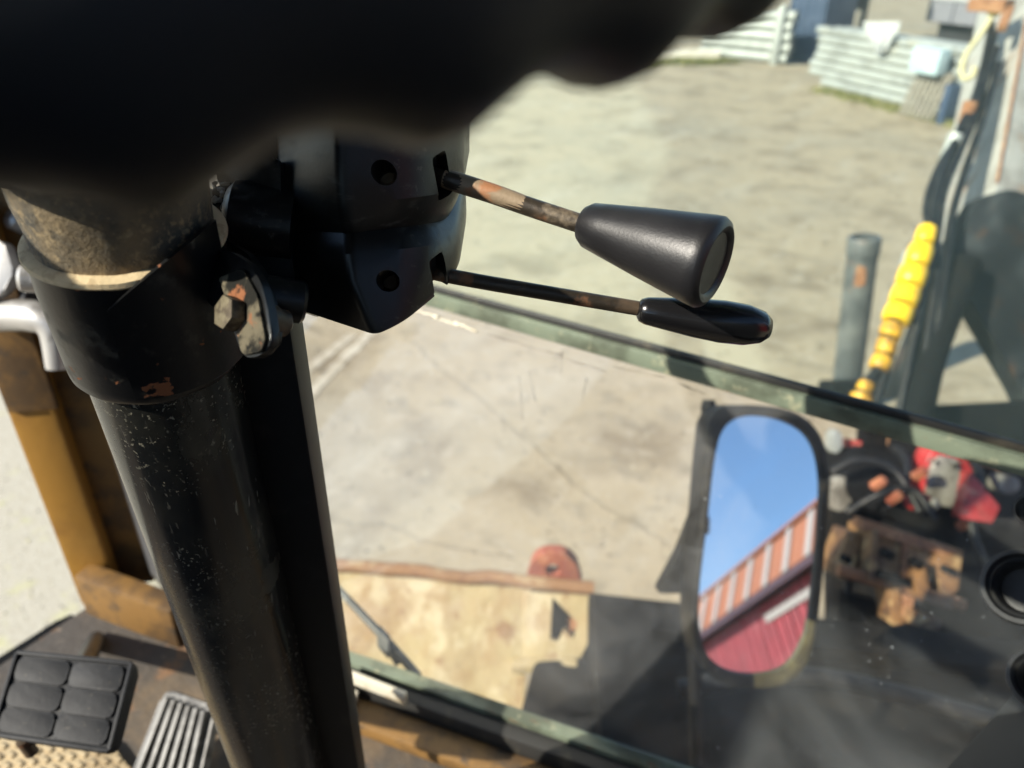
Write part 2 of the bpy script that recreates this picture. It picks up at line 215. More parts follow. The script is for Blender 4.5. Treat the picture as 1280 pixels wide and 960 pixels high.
# ------------------------------------------------------------------ objects
def root_loc(o):
    while o.parent: o = o.parent
    return V(o.location)
def obj(name, bm, m, parent=None, smooth=True, loc=None, sharp=38):
    me = bpy.data.meshes.new(name)
    bmesh.ops.recalc_face_normals(bm, faces=bm.faces[:])
    off = root_loc(parent) if parent else (V(loc) if loc is not None else V((0, 0, 0)))
    bmesh.ops.translate(bm, verts=bm.verts[:], vec=-off)
    a = math.radians(sharp)
    for e in bm.edges:
        if len(e.link_faces) == 2 and e.calc_face_angle(0) > a: e.smooth = False
    for f in bm.faces: f.smooth = smooth
    bm.to_mesh(me); bm.free()
    me.materials.append(M[m] if isinstance(m, str) else m)
    o = bpy.data.objects.new(name, me); COL.objects.link(o)
    if parent: o.parent = parent
    else: o.location = off
    return o
def tag(o, label=None, cat=None, group=None, kind=None):
    if label: o['label'] = label
    if cat: o['category'] = cat
    if group: o['group'] = group
    if kind: o['kind'] = kind
    return o
def thing(name, loc, label, cat, group=None):
    o = bpy.data.objects.new(name, None); COL.objects.link(o); o.location = loc; o.empty_display_size = 0.05
    return tag(o, label, cat, group)
def mesh_of(bm, m, smooth=True):
    me = bpy.data.meshes.new('piece'); bmesh.ops.recalc_face_normals(bm, faces=bm.faces[:])
    for e in bm.edges:
        if len(e.link_faces) == 2 and e.calc_face_angle(0) > 0.65: e.smooth = False
    for f in bm.faces: f.smooth = smooth
    bm.to_mesh(me); bm.free(); me.materials.append(M[m]); return me
def inst(name, me, mw, parent=None):
    o = bpy.data.objects.new(name, me); COL.objects.link(o)
    if parent:
        o.parent = parent; o.matrix_local = Matrix.Translation(-root_loc(parent)) @ mw
    else: o.matrix_world = mw
    return o
def B(): return bmesh.new()
def frame_of(d, up=V((0, 0, 1))):
    d = V(d).normalized()
    if abs(d.dot(up)) > 0.98: up = V((1, 0, 0))
    x = up.cross(d).normalized(); return x, d.cross(x).normalized(), d
def bev(bm, faces_verts, w, seg=2):
    es = list({e for v in faces_verts for e in v.link_edges})
    bmesh.ops.bevel(bm, geom=es, offset=w, offset_type='OFFSET', segments=seg, profile=0.6, affect='EDGES', clamp_overlap=True)
def box(bm, c, ax, h, bevel=0.0, seg=2):
    c = V(c); ax = [V(a).normalized() for a in ax]
    vs = [bm.verts.new(c + ax[0]*(h[0]*i) + ax[1]*(h[1]*j) + ax[2]*(h[2]*k)) for i in (-1, 1) for j in (-1, 1) for k in (-1, 1)]
    for q in ((0, 1, 3, 2), (4, 6, 7, 5), (0, 4, 5, 1), (2, 3, 7, 6), (0, 2, 6, 4), (1, 5, 7, 3)): bm.faces.new([vs[i] for i in q])
    if bevel: bev(bm, vs, bevel, seg)
    return bm
def wbox(bm, lo, hi, bevel=0.0):
    lo, hi = V(lo), V(hi); return box(bm, (lo+hi)/2, ((1, 0, 0), (0, 1, 0), (0, 0, 1)), (hi-lo)/2, bevel)
def bar(bm, a, b, wx, wy, up=V((0, 0, 1)), bevel=0.0):
    a, b = V(a), V(b); x, y, d = frame_of(b-a, V(up)); return box(bm, (a+b)/2, (x, y, d), (wx/2, wy/2, (b-a).length/2), bevel)
def spline(pts, n):
    pts = [V(p) for p in pts]; out = []
    for i in range(len(pts)-1):
        p0 = pts[max(i-1, 0)]; p1 = pts[i]; p2 = pts[i+1]; p3 = pts[min(i+2, len(pts)-1)]
        for k in range(n):
            t = k/n; out.append(0.5*((2*p1) + (p2-p0)*t + (2*p0-5*p1+4*p2-p3)*t*t + (3*p1-p0-3*p2+p3)*t**3))
    out.append(pts[-1]); return out
def tube(bm, pts, r, seg=14, n=0, caps=True):
    if n: 
        if isinstance(r, (list, tuple)):
            rr = []
            for i in range(len(r)-1): rr += [r[i]+(r[i+1]-r[i])*k/n for k in range(n)]
            r = rr+[r[-1]]
        pts = spline(pts, n)
    pts = [V(p) for p in pts]
    x = None; rings = []
    for i, p in enumerate(pts):
        d = (pts[min(i+1, len(pts)-1)]-pts[max(i-1, 0)]).normalized()
        if x is None: x, y, _ = frame_of(d)
        else:
            x = (x - d*x.dot(d)).normalized(); y = d.cross(x)
        ri = r[i] if isinstance(r, (list, tuple)) else r
        rings.append([bm.verts.new(p + (x*math.cos(2*math.pi*k/seg) + y*math.sin(2*math.pi*k/seg))*ri) for k in range(seg)])
    for a, b in zip(rings, rings[1:]):
        for k in range(seg): bm.faces.new((a[k], a[(k+1) % seg], b[(k+1) % seg], b[k]))
    if caps: bm.faces.new(rings[0][::-1]); bm.faces.new(rings[-1])
    return bm
def lathe(bm, o, axis, prof, seg=40, x=None, sx=1.0, wob=0.0):
    """prof: (height, radius); a closed outline from the axis to the axis or a ring"""
    o = V(o); X, Y, d = frame_of(axis)
    if x is not None:
        X = (V(x)-d*V(x).dot(d)).normalized(); Y = d.cross(X)
    rings = []
    for h, r in prof:
        if r <= 1e-6: rings.append([bm.verts.new(o+d*h)])
        else: rings.append([bm.verts.new(o + d*(h + wob*noise.noise(V((3*math.cos(2*math.pi*k/seg), 3*math.sin(2*math.pi*k/seg), h*40)))) + (X*math.cos(2*math.pi*k/seg)*sx + Y*math.sin(2*math.pi*k/seg))*r) for k in range(seg)])
    for a, b in zip(rings, rings[1:]):
        for k in range(seg):
            k2 = (k+1) % seg
            if len(a) == 1 and len(b) == 1: break
            if len(a) == 1: bm.faces.new((a[0], b[k2], b[k]))
            elif len(b) == 1: bm.faces.new((a[k], a[k2], b[0]))
            else: bm.faces.new((a[k], a[k2], b[k2], b[k]))
    return bm
def prism(bm, poly, vec, bevel=0.0, seg=2):
    a = [bm.verts.new(V(p)) for p in poly]; b = [bm.verts.new(V(p)+V(vec)) for p in poly]
    n = len(a); f1 = bm.faces.new(a); f2 = bm.faces.new(b[::-1])
    for i in range(n): bm.faces.new((a[i], b[i], b[(i+1) % n], a[(i+1) % n]))
    if bevel:
        es = list(f1.edges)+list(f2.edges)
        bmesh.ops.bevel(bm, geom=es, offset=bevel, offset_type='OFFSET', segments=seg, profile=0.6, affect='EDGES', clamp_overlap=True)
    return bm
def rounded(pts, r, n=6):
    """round the corners of a planar 3-D polygon"""
    pts = [V(p) for p in pts]; out = []
    for i, p in enumerate(pts):
        a = pts[i-1]-p; b = pts[(i+1) % len(pts)]-p
        ri = r[i] if isinstance(r, (list, tuple)) else r
        ri = min(ri, a.length*0.49, b.length*0.49)
        s, e = p+a.normalized()*ri, p+b.normalized()*ri
        for k in range(n+1):
            t = k/n; out.append((1-t)**2*s + 2*t*(1-t)*p + t*t*e)
    return out
def cut(o, bms):
    """subtract solid shapes (world space) from a built object"""
    off = root_loc(o); ms = []
    for c in bms:
        me = bpy.data.meshes.new('cutter'); bmesh.ops.recalc_face_normals(c, faces=c.faces[:]); bmesh.ops.translate(c, verts=c.verts[:], vec=-off)
        c.to_mesh(me); c.free(); co = bpy.data.objects.new('cutter', me); COL.objects.link(co); co.location = off
        md = o.modifiers.new('cut', 'BOOLEAN'); md.operation = 'DIFFERENCE'; md.object = co; md.solver = 'EXACT'; ms.append(co)
    bpy.context.view_layer.update()
    dg = bpy.context.evaluated_depsgraph_get()
    me = bpy.data.meshes.new_from_object(o.evaluated_get(dg))
    o.modifiers.clear(); o.data = me
    for c in ms: bpy.data.objects.remove(c)
    bm = bmesh.new(); bm.from_mesh(me)
    for e in bm.edges: e.smooth = not (len(e.link_faces) == 2 and e.calc_face_angle(0) > 0.5)
    for f in bm.faces: f.smooth = True
    bm.to_mesh(me); bm.free()

# ================================================================== GROUND
gb = B()
g = 60
for i in range(g+1):
    for j in range(g+1):
        x = (i/g-0.5); y = (j/g-0.5)
        X = math.copysign(abs(2*x)**2.2, x)*160 - 2; Y = math.copysign(abs(2*y)**2.2, y)*160 + 3
        h = 0.0
        gb.verts.new((X, Y, h))
gb.verts.ensure_lookup_table()
for i in range(g):
    for j in range(g):
        a = i*(g+1)+j; gb.faces.new([gb.verts[k] for k in (a, a+g+1, a+g+2, a+1)])
tag(obj('ground', gb, 'ground'), 'sunlit yard of pale gravel and worn concrete', kind='structure')
# pale lines on the concrete
for xa, ya, xb, yb in ((476, 402, 352, 528), (440, 418, 345, 494)):
    a, b = AZ(xa, ya, .004), AZ(xb, yb, .004); d_ = (b-a).normalized(); q = V((0, 0, 1)).cross(d_); lb = B(); n_ = 24
    e = [(a.lerp(b, k/n_)-q*(.035+.022*noise.noise(V((k*.8, xa, 0)))), a.lerp(b, k/n_)+q*(.035+.022*noise.noise(V((k*.8, xa, 5))))) for k in range(n_+1)]
    vs = [[lb.verts.new(p) for p in pr] for pr in e]
    for k in range(n_): lb.faces.new((vs[k][0], vs[k+1][0], vs[k+1][1], vs[k][1]))
    tag(obj('pale_ground_line', lb, mat('pale_line', (0.42, 0.385, 0.31), 0.9, layers=((12, O3, Z3, (0.3, 0.26, 0.19), 0.42, 0.6, 0.9),))), 'thin pale line on the yard concrete', kind='structure')
# cracks in the concrete and scattered grit
crm = mat('dark_crack_dirt', (0.09, 0.075, 0.055), 0.95, layers=((20, O3, Z3, (0.2, 0.17, 0.12), 0.5, 0.62, 0.8),))
for (xa, ya), (xb, yb), wd in (((520, 430), (820, 690), .003), ((590, 240), (1050, 330), .005), ((380, 640), (640, 700), .003)):
    a, b = AZ(xa, ya, .0045), AZ(xb, yb, .0045); d_ = (b-a).normalized(); q = V((0, 0, 1)).cross(d_); lb = B(); n_ = 60; L_ = (b-a).length; vs = []
    for k in range(n_+1):
        c = a.lerp(b, k/n_)+q*(.10*L_*noise.noise(V((k*.06, xa, 1)))+.02*noise.noise(V((k*.5, xa, 3)))); w_ = wd*(.5+abs(noise.noise(V((k*.4, ya, 0)))))
        vs.append((lb.verts.new(c-q*w_), lb.verts.new(c+q*w_)))
    for k in range(n_): lb.faces.new((vs[k][0], vs[k+1][0], vs[k+1][1], vs[k][1]))
    tag(obj('ground_crack', lb, crm), 'thin dark crack in the yard concrete', kind='structure')
# gravel strip beside the machine, four millimetres above the concrete
gs = B(); ge = []
for k in range(14): 
    y = -1.5+k*.42; ge.append(V((-max(1.0, y*1.72)-.1*noise.noise(V((k*1.3, 0, 0))), y, .004)))
gv0 = [gs.verts.new(p) for p in ge]; gv1 = [gs.verts.new((-14, p.y, .004)) for p in ge]
for k in range(13): gs.faces.new((gv0[k], gv0[k+1], gv1[k+1], gv1[k]))
tag(obj('gravel_strip', gs, mat('pale_gravel_strip', (0.34, 0.315, 0.245), 0.95, layers=((40, O3, Z3, (0.30, 0.27, 0.2), 0.48, 0.62, 0.7), (6, O3, Z3, (0.38, 0.37, 0.16), 0.54, 0.68, 0.6, 8), (110, O3, Z3, (0.46, 0.43, 0.36), 0.52, 0.66, 0.7)), bumps=((60, 0.5, 0.01),))), 'pale gravel strip with mossy patches beside the cab door', kind='structure')
# loose stones in the gravel beside the open door
_ico = bmesh.new(); bmesh.ops.create_icosphere(_ico, subdivisions=1, radius=1)
ICO_V = [v.co.copy() for v in _ico.verts]; ICO_F = [[v.index for v in f.verts] for f in _ico.faces]; _ico.free()
def stone(bm, m):
    vs = [bm.verts.new(m @ c) for c in ICO_V]
    for f in ICO_F: bm.faces.new([vs[i] for i in f])
sb = B()
for k in range(4500):
    y = random.uniform(-0.6, 2.2); x = -random.uniform(max(1.1, y*1.75), 4.4)
    r = random.uniform(0.003, 0.009)*(1.5 if random.random() < 0.05 else 1)
    m = Matrix.Translation((x, y, r*0.2)) @ Matrix.Rotation(random.random()*6, 4, V((random.random(), random.random(), 1)).normalized()) @ Matrix.Diagonal((r*random.uniform(0.8, 1.5), r, r*0.7, 1))
    stone(sb, m)
tag(obj('gravel', sb, 'stone', smooth=False), 'loose pale gravel stones on the yard beside the cab', kind='stuff')

gt = [B(), B()]
for k in range(1500):
    p = AZ(random.uniform(330, 1250), 95+600*random.random()**1.3, 0); f_ = (p-CAM).length/5; r_ = random.uniform(.004, .011)*min(f_, 1.6)
    stone(gt[k % 2], Matrix.Translation((p.x, p.y, r_*.3)) @ Matrix.Rotation(random.random()*6, 4, 'Z') @ Matrix.Diagonal((r_*random.uniform(.8, 1.8), r_, r_*.6, 1)))
tag(obj('grit', gt[0], 'stone', smooth=False), 'pale grit scattered over the yard', kind='stuff')
tag(obj('grit', gt[1], crm, smooth=False), 'dark crumbs of dirt scattered over the yard', kind='stuff')

# ================================================================== STEERING COLUMN
c1, c2 = P(212, 480, .35), P(351, 960, .59)
A = (c1-c2).normalized()
E1 = (RT - A*RT.dot(A)).normalized(); E2 = A.cross(E1)
if E2.dot(FW) < 0: E2 = -E2
def CP(s, x=0, y=0): return c1 + A*s + E1*x + E2*y
FLOOR = CAM.z - .78
sbase = -(c1.z-FLOOR)/A.z
column = thing('steering_column', CP(sbase), 'scratched black steering column with bolted clamp collar and dusty rubber boot', 'steering column')
obj('column_tube', lathe(B(), c1, A, [(sbase, 0), (sbase, .0318), (sbase*.5, .0318), (0.04, .0318), (0.04, 0)], 56), 'tube', column)
rb = B(); bar(rb, CP(sbase, .0405, .018), CP(.03, .0395, .018), .022, .034, up=E1, bevel=.002)
obj('column_rail', rb, 'rail', column)
# clamp collar, slightly flared, with an uneven chipped lower rim
cp = [(.020, .0325), (.018, .0352), (.020, .0364), (.024, .0367), (.06, .0368), (.073, .0362), (.0735, .0340), (.07, .0330)]
col_o = obj('clamp_collar', lathe(B(), c1, A, cp + [cp[0]], 64, wob=.0012), 'collar', column)
obj('felt_lip', lathe(B(), c1, A, [(.0735, .0325), (.0727, .0362), (.0742, .0378), (.0762, .0376), (.0774, .0350), (.077, .0315), (.0735, .0325)], 64, wob=.0006), 'lip', column)
bp = [(.075, .028), (.076, .0330), (.083, .0335), (.090, .0338), (.098, .0348), (.104, .0349), (.108, .0334), (.1115, .030), (.1115, 0)]
obj('rubber_boot', lathe(B(), c1, A, bp, 64, wob=.0015), 'boot', column)
# clamp lugs with hexagon bolt
nl = cv(-.62, .10, -.78).normalized()
L0 = P(300, 385, .283)
lug = [ON(x, y, L0, nl) for x, y in ((232, 322), (262, 313), (288, 314), (310, 328), (326, 352), (335, 385), (340, 420), (336, 436), (322, 446), (304, 447), (296, 425), (288, 402), (262, 380), (240, 352))]
fl_ = B(); Rf = .0378; gu, gv_ = 16, 8; W0 = {}
for lay in (0, 1):
    for i in range(gu+1):
        for j in range(gv_+1):
            a_ = math.radians(-82+72*i/gu); top_ = .066+.022*(1-(1-i/gu)**2); h_ = .024+(top_-.024)*j/gv_
            W0[lay, i, j] = fl_.verts.new(CP(h_, math.cos(a_)*(Rf+.0018*lay), math.sin(a_)*(Rf+.0018*lay)))
for i in range(gu):
    for j in range(gv_):
        fl_.faces.new([W0[0, i, j], W0[0, i+1, j], W0[0, i+1, j+1], W0[0, i, j+1]]); fl_.faces.new([W0[1, i, j], W0[1, i, j+1], W0[1, i+1, j+1], W0[1, i+1, j]])
for i in range(gu):
    for j in (0, gv_): fl_.faces.new([W0[0, i, j], W0[0, i+1, j], W0[1, i+1, j], W0[1, i, j]])
for j in range(gv_):
    for i in (0, gu): fl_.faces.new([W0[0, i, j], W0[0, i, j+1], W0[1, i, j+1], W0[1, i, j]])
obj('strap_flange', fl_, 'collar', column)
lugo = obj('clamp_lug', prism(B(), rounded(lug, .003, 3), -nl*.0035, .0008), 'collar', column)
lug2 = [ON(x, y, L0-nl*.012, nl) for x, y in ((250, 297), (283, 300), (308, 316), (326, 340), (336, 372), (343, 408), (343, 430), (330, 436), (322, 420), (318, 380), (300, 342), (270, 318))]
obj('clamp_lug', prism(B(), rounded(lug2, .003, 3), -nl*.0035, .0008), 'black', column)
HC = ON(301, 394, L0, nl)
hx, hy, _ = frame_of(nl, A)
wsh = obj('lug_plate', prism(B(), rounded([ON(x, y, L0+nl*.0004, nl) for x, y in ((276, 348), (306, 336), (325, 370), (335, 425), (330, 440), (306, 444), (300, 420), (290, 385))], .002, 3), nl*.0012, .0004), 'lugplate', column)
hb = B(); hexp = [HC + nl*.0016 + hx*math.cos(math.radians(60*k+10))*.0066 + hy*math.sin(math.radians(60*k+10))*.0066 for k in range(6)]
prism(hb, hexp, nl*.0058, .0008)
obj('bolt_head', hb, 'bolt', column, sharp=25)
obj('clamp_nut', lathe(B(), HC - nl*.004, -nl, [(0, 0), (0, .0062), (.010, .0062), (.012, .0052), (.015, .0052), (.016, .004), (.016, 0)], 24), 'rod', column)
obj('clamp_spacer', lathe(B(), P(338, 372, .305), cv(.9, -.1, .4), [(-.012, 0), (-.012, .0088), (.012, .0088), (.0135, .0075), (.0135, 0)], 24), 'black', column)

# ================================================================== STEERING WHEEL
A0 = (P(205, 480, .35)-P(350, 960, .55)).normalized(); E10 = (RT - A0*RT.dot(A0)).normalized(); E20 = A0.cross(E10)
if E20.dot(FW) < 0: E20 = -E20
WC = P(205, 480, .35) + A0*.2155 + E10*.006 - E20*.011
WA = (A0 + E10*.0098 - E20*.0951).normalized(); WX = (E10-WA*E10.dot(WA)).normalized(); WY = WA.cross(WX)
if WY.dot(E2) < 0: WY = -WY
wheel = thing('steering_wheel', CP(.095), 'black steering wheel with finger grips under its rim, above the column', 'steering wheel')
R0 = .223
wb = B(); NS, NR = 270, 20
rings = []
for i in range(NS):
    t = 2*math.pi*i/NS
    rad = WX*math.cos(t)+WY*math.sin(t); ctr = WC + rad*R0
    bump = 0.5+0.5*math.cos(t*45+math.radians(202.5))
    ring = []
    for k in range(NR):
        q = 2*math.pi*k/NR; ra = .0148
        dn = max(0, -math.sin(q))
        ra += (bump**1.3)*(.0040*dn + .0008)
        ring.append(wb.verts.new(ctr + rad*math.cos(q)*ra + WA*math.sin(q)*ra*1.08))
    rings.append(ring)
for i in range(NS):
    a, b = rings[i], rings[(i+1) % NS]
    for k in range(NR): wb.faces.new((a[k], a[(k+1) % NR], b[(k+1) % NR], b[k]))
obj('rim', wb, 'wheel', wheel)
obj('hub', lathe(B(), c1, A, [(.1135, 0), (.1135, .038), (.115, .046), (.119, .0495), (.126, .050), (.14, .046), (.152, .040), (.162, .034), (.166, .024), (.167, 0)], 48), 'hubdust', wheel)
def spoke(ang):
    d = WX*math.cos(ang)+WY*math.sin(ang); dh = (d-A*d.dot(A)).normalized(); sd = A.cross(d).normalized(); bm = B(); rs = []
    pa = c1 + A*.138 + dh*.03; pb = WC + d*(R0-.002)
    for t_, sag, wd, th in ((0, 0, .034, .014), (.3, -.012, .030, .014), (.6, -.012, .026, .013), (.85, -.004, .024, .012), (1, 0, .026, .010)):
        c = pa.lerp(pb, t_) + A*sag
        rs.append([bm.verts.new(c + sd*wd*math.cos(q)*.9 + A*th*math.sin(q)) for q in [2*math.pi*k/12 for k in range(12)]])
    for a, b in zip(rs, rs[1:]):
        for k in range(12): bm.faces.new((a[k], a[(k+1) % 12], b[(k+1) % 12], b[k]))
    bm.faces.new(rs[0]); bm.faces.new(rs[-1])
    obj('spoke', bm, 'wheel', wheel)
for an in (-62, 58, 178): spoke(math.radians(an))

# ================================================================== INDICATOR SWITCH
K = lambda px, py, d: P(px, py, d)
switch = thing('indicator_switch', CP(.03, .05, 0), 'black moulded indicator switch housing with two levers beside the column', 'switch housing')
# footprint corners: left, ridge towards the camera, right shoulder, right, back; lofted from bottom to top
def foot(pts, n=7, r=(.004, .0045, .016, .012, .01, .01)): return rounded(pts, list(r), n)
def lev(l, m, s, q, back=.055):
    a, b, c, d = K(*l), K(*m), K(*s), K(*q)
    f = (E2*1.0+E1*.1)
    return [a, b, c, d, d + f*back - E1*.004, a + f*back*.8]
secs = [lev((352, 380, .347), (470, 419, .315), (505, 402, .321), (568, 350, .346)),
        lev((352, 374, .347), (462, 404, .313), (522, 384, .324), (573, 338, .348)),
        lev((352, 352, .346), (440, 352, .310), (534, 338, .325), (574, 322, .348)),
        lev((352, 315, .344), (434, 318, .308), (533, 308, .324), (573, 300, .348)),
        lev((352, 296, .343), (435, 301, .310), (529, 291, .327), (568, 284, .350)),
        lev((352, 286, .342), (437, 292, .312), (526, 281, .330), (562, 275, .352)),
        lev((350, 276, .341), (432, 280, .308), (529, 268, .325), (569, 262, .349)),
        lev((348, 258, .338), (429, 258, .304), (532, 245, .318), (578, 238, .345)),
        lev((346, 215, .334), (425, 215, .300), (530, 205, .315), (578, 200, .343)),
        lev((344, 160, .330), (424, 160, .296), (528, 158, .311), (577, 158, .340)),
        lev((342, 110, .326), (424, 118, .295), (522, 115, .309), (570, 112, .338))]
hb = B(); rs = []
for s in secs: rs.append([hb.verts.new(p) for p in foot(s)])
for a, b in zip(rs, rs[1:]):
    n = len(a)
    for k in range(n): hb.faces.new((a[k], a[(k+1) % n], b[(k+1) % n], b[k]))
hb.faces.new(rs[0][::-1]); hb.faces.new(rs[-1])
house = obj('switch_housing', hb, 'plastic', switch, sharp=50)
fn = cv(-.12, .12, -1).normalized()
cuts = []
def hole(px, py, d, r):
    cuts.append(lathe(B(), P(px, py, d), FW, [(-.015, 0), (-.015, r), (.022, r), (.022, 0)], 24))
hole(482, 219, .312, .0048); hole(486, 352, .319, .0045)
def slot(px, py, d, w, h):
    c = P(px, py, d); up = A
    cuts.append(box(B(), c, (E1*.75+E2*.65, (E2*.75-E1*.65), A), (w, .010, h), .0025))
slot(551, 219, .330, .0052, .0092); slot(550, 345, .335, .0052, .0085)
cut(house, cuts)
for px, py, d in ((484, 221, .327), (488, 353, .334)):
    obj('screw', lathe(B(), P(px, py, d), -FW, [(-.004, 0), (-.004, .0042), (0, .0042), (.0012, .003), (.0012, 0)], 16), 'rod', switch)
# ignition barrel between column and housing
obj('barrel', lathe(B(), P(282, 268, .335), cv(1, -.12, .15), [(0, 0), (.001, .012), (.004, .0155), (.03, .016), (.03, 0)], 28), 'plastic', switch)
bb = B(); prism(bb, rounded([P(x, y, .337) for x, y in ((262, 232), (356, 232), (372, 388), (348, 380), (330, 345), (288, 330), (272, 300))], .004, 4), FW*.045, .002)
obj('mount_bracket', bb, 'plastic', switch)
obj('side_cover', prism(B(), rounded([P(x, y, d) for x, y, d in ((276, 205, .331), (350, 195, .322), (352, 268, .331), (300, 246, .334))], .004, 4), FW*.04, .002), 'plastic', switch)
obj('column_bracket', prism(B(), rounded([P(x, y, .339) for x, y in ((268, 150), (354, 138), (354, 262), (306, 252), (272, 236))], .004, 4), FW*.045, .002), 'plastic', switch)
# dust webs between boot and switch
db = B()
for k in range(70):
    p = P(random.gauss(268, 12), random.gauss(246, 8), random.uniform(.335, .35))
    bmesh.ops.create_icosphere(db, subdivisions=1, radius=random.uniform(.0006, .0019), matrix=Matrix.Translation(p) @ Matrix.Rotation(random.random()*3, 4, 'Z') @ Matrix.Diagonal((random.uniform(.8, 3), 1, random.uniform(.6, 1.4), 1)))
tag(obj('dust', db, mat('grey_lint', (0.4, 0.37, 0.31), 0.95), switch, smooth=False), kind='stuff')

def lever(pts, r, kname, sleeve):
    o = obj('lever', tube(B(), [P(*p) for p in pts], r, 18, 8), 'rod', switch)
    return o
up_l = lever(((540, 215, .347), (553, 222, .338), (600, 237, .336), (660, 258, .334), (745, 286, .330)), .00415, 'upper', True)
obj('worn_sleeve', tube(B(), [P(556, 223, .3377), P(600, 237, .3358), P(630, 247, .335), P(658, 257.3, .334)], [.0044, .00435, .0043, .0040], 20, 6), 'rod_light', up_l)
ka, kb = P(728, 279, .331), P(893, 330, .303)
kd = (kb-ka).normalized(); kl = (kb-ka).length
obj('knob', lathe(B(), ka, kd, [(0, 0), (.0002, .0045), (.001, .0078), (.004, .0098), (.012, .0112), (kl*.5, .0144), (kl*.9, .0182), (kl*.97, .0186), (kl, .0176), (kl+.0012, .0155), (kl+.0006, .0135), (kl-.0005, .0125), (kl-.0008, 0)], 56), 'knob', up_l)
lo_l = lever(((538, 338, .355), (548, 342, .346), (600, 352, .347), (700, 369, .350), (812, 388, .354)), .0034, 'lower', False)
ka, kb = P(797, 387, .352), P(966, 411, .352); kd = (kb-ka).normalized(); kl = (kb-ka).length
obj('knob', lathe(B(), ka, kd, [(0, 0), (.0002, .0036), (.0012, .0052), (.004, .0063), (.012, .0073), (kl*.42, .0090), (kl*.62, .0098), (kl*.8, .0094), (kl*.92, .0074), (kl*.975, .0046), (kl, 0)], 40), 'knob2', lo_l)

# ================================================================== CAB
cab = thing('excavator_cab', V((-.3, 0, FLOOR)), 'old excavator cab seen from the driver seat, ochre pillar and dusty windscreen', 'excavator cab')
BARZ = CAM.z-.402
def bar_pt(px, py): return ON(px, py, CAM+V((0, .60, 0)), V((0, 1, 0)))
bl, br = bar_pt(545, 375), bar_pt(1290, 583)
bd = (br-bl).normalized()
bl2 = bl - bd*.36; br2 = br + bd*.22
RZ = CAM.z-.74
r1, r2 = AZ(411, 817, RZ), AZ(760, 938, RZ)
rdv = (r2-r1).normalized()
rl, rr = r1-rdv*.27, r2+rdv*.36
# floor plate
FL = [V((-.955, .335, FLOOR)), V((-.80, .345, FLOOR)), rl+V((0, .03, 0)), rr+V((0, .03, 0)), V((.32, -.9, FLOOR)), V((-.88, -.9, FLOOR))]
FL = [V((p.x, p.y, FLOOR)) for p in FL]
dl = AZ(0, 832, FLOOR); df = AZ(112, 757, FLOOR)
FL[0] = df; FL[1] = AZ(215, 770, FLOOR); FL[5] = df + (dl-df).normalized()*1.42; FL[4] = V((.40, -1.1, FLOOR))
obj('floor_plate', prism(B(), FL, V((0, 0, -.06))), 'floor', cab, smooth=False)
# A-pillar
pz = CAM.z + .946
pbase = [AZ(x, y, FLOOR) for x, y in ((104, 757), (150, 752))]
px_ = (pbase[1]-pbase[0]).normalized(); py_ = V((0, 0, 1)).cross(px_)
pc = (pbase[0]+pbase[1])/2 + py_*.03
pb = B(); box(pb, pc+V((0, 0, (pz-FLOOR)/2+.0)), (px_, py_, (0, 0, 1)), (.026, .03, (pz-FLOOR)/2), .006)
obj('front_pillar', pb, 'ochre', cab)
pb = B(); box(pb, pc+px_*.045+py_*.012+V((0, 0, (pz-FLOOR)/2)), (px_, py_, (0, 0, 1)), (.021, .022, (pz-FLOOR)/2-.01), .004)
obj('pillar_flange', pb, 'ochre_dark', cab)  # inner pillar face, its shade put into the darker ochre
pb = B(); box(pb, ON(22, 455, pc-py_*.031, py_)+V((0, 0, .06)), (px_, py_, (0, 0, 1)), (.027, .004, .12), .002)
obj('latch_plate', pb, 'ochre_dark', cab)
# charcoal corner panel between pillar and windscreen
q0 = pc+px_*.066; q1 = V((rl.x+.05, rl.y+.015, FLOOR)); 
pb = B(); bar_v = (q1-q0); bar_v.z = 0
box(pb, (q0+q1)/2+V((0, 0, .37)), (bar_v.normalized(), V((0, 0, 1)).cross(bar_v.normalized()), (0, 0, 1)), (bar_v.length/2, .008, .345), .004)
obj('corner_panel', pb, 'panel', cab)
pb = B(); bar(pb, V((pc.x+.02, pc.y-.03, FLOOR+.035)), V((q1.x+.02, q1.y-.02, FLOOR+.03)), .03, .07, bevel=.006)
obj('corner_rail', pb, 'ochre_dark', cab)
# windscreen bottom rail, seal, sealant strip
dn = V((0, 0, 1)).cross(rdv)
def along(t, up, out): return rl + rdv*t + V((0, 0, up)) + dn*out
Lr = (rr-rl).length
pb = B(); bar(pb, along(.14, -.030, -.042), along(Lr, -.030, -.042), .034, .018, bevel=.004)
obj('bottom_rail', pb, 'ochre_dark', cab)
pb = B(); bar(pb, along(0, -.016, -.008), along(Lr, -.016, -.008), .034, .03, bevel=.008)
obj('window_seal', pb, 'seal', cab)
pb = B(); bar(pb, along(.20, .002, .001), along(Lr, .002, .001), .016, .009, bevel=.002)
obj('glass_edge_strip', pb, 'edge', cab)
s0, s1 = ON(418, 838, along(0, -.01, -.03), dn), ON(508, 873, along(0, -.01, -.03), dn)
pb = B(); bar(pb, s0, s1, .006, .017, bevel=.002); obj('sealant_strip', pb, 'sealant_glare', cab)
s0, s1 = ON(415, 858, along(0, -.02, -.035), dn), ON(446, 874, along(0, -.02, -.035), dn)
pb = B(); bar(pb, s0, s1, .006, .024, bevel=.002); obj('sealant_strip', pb, 'sealant_glare', cab)
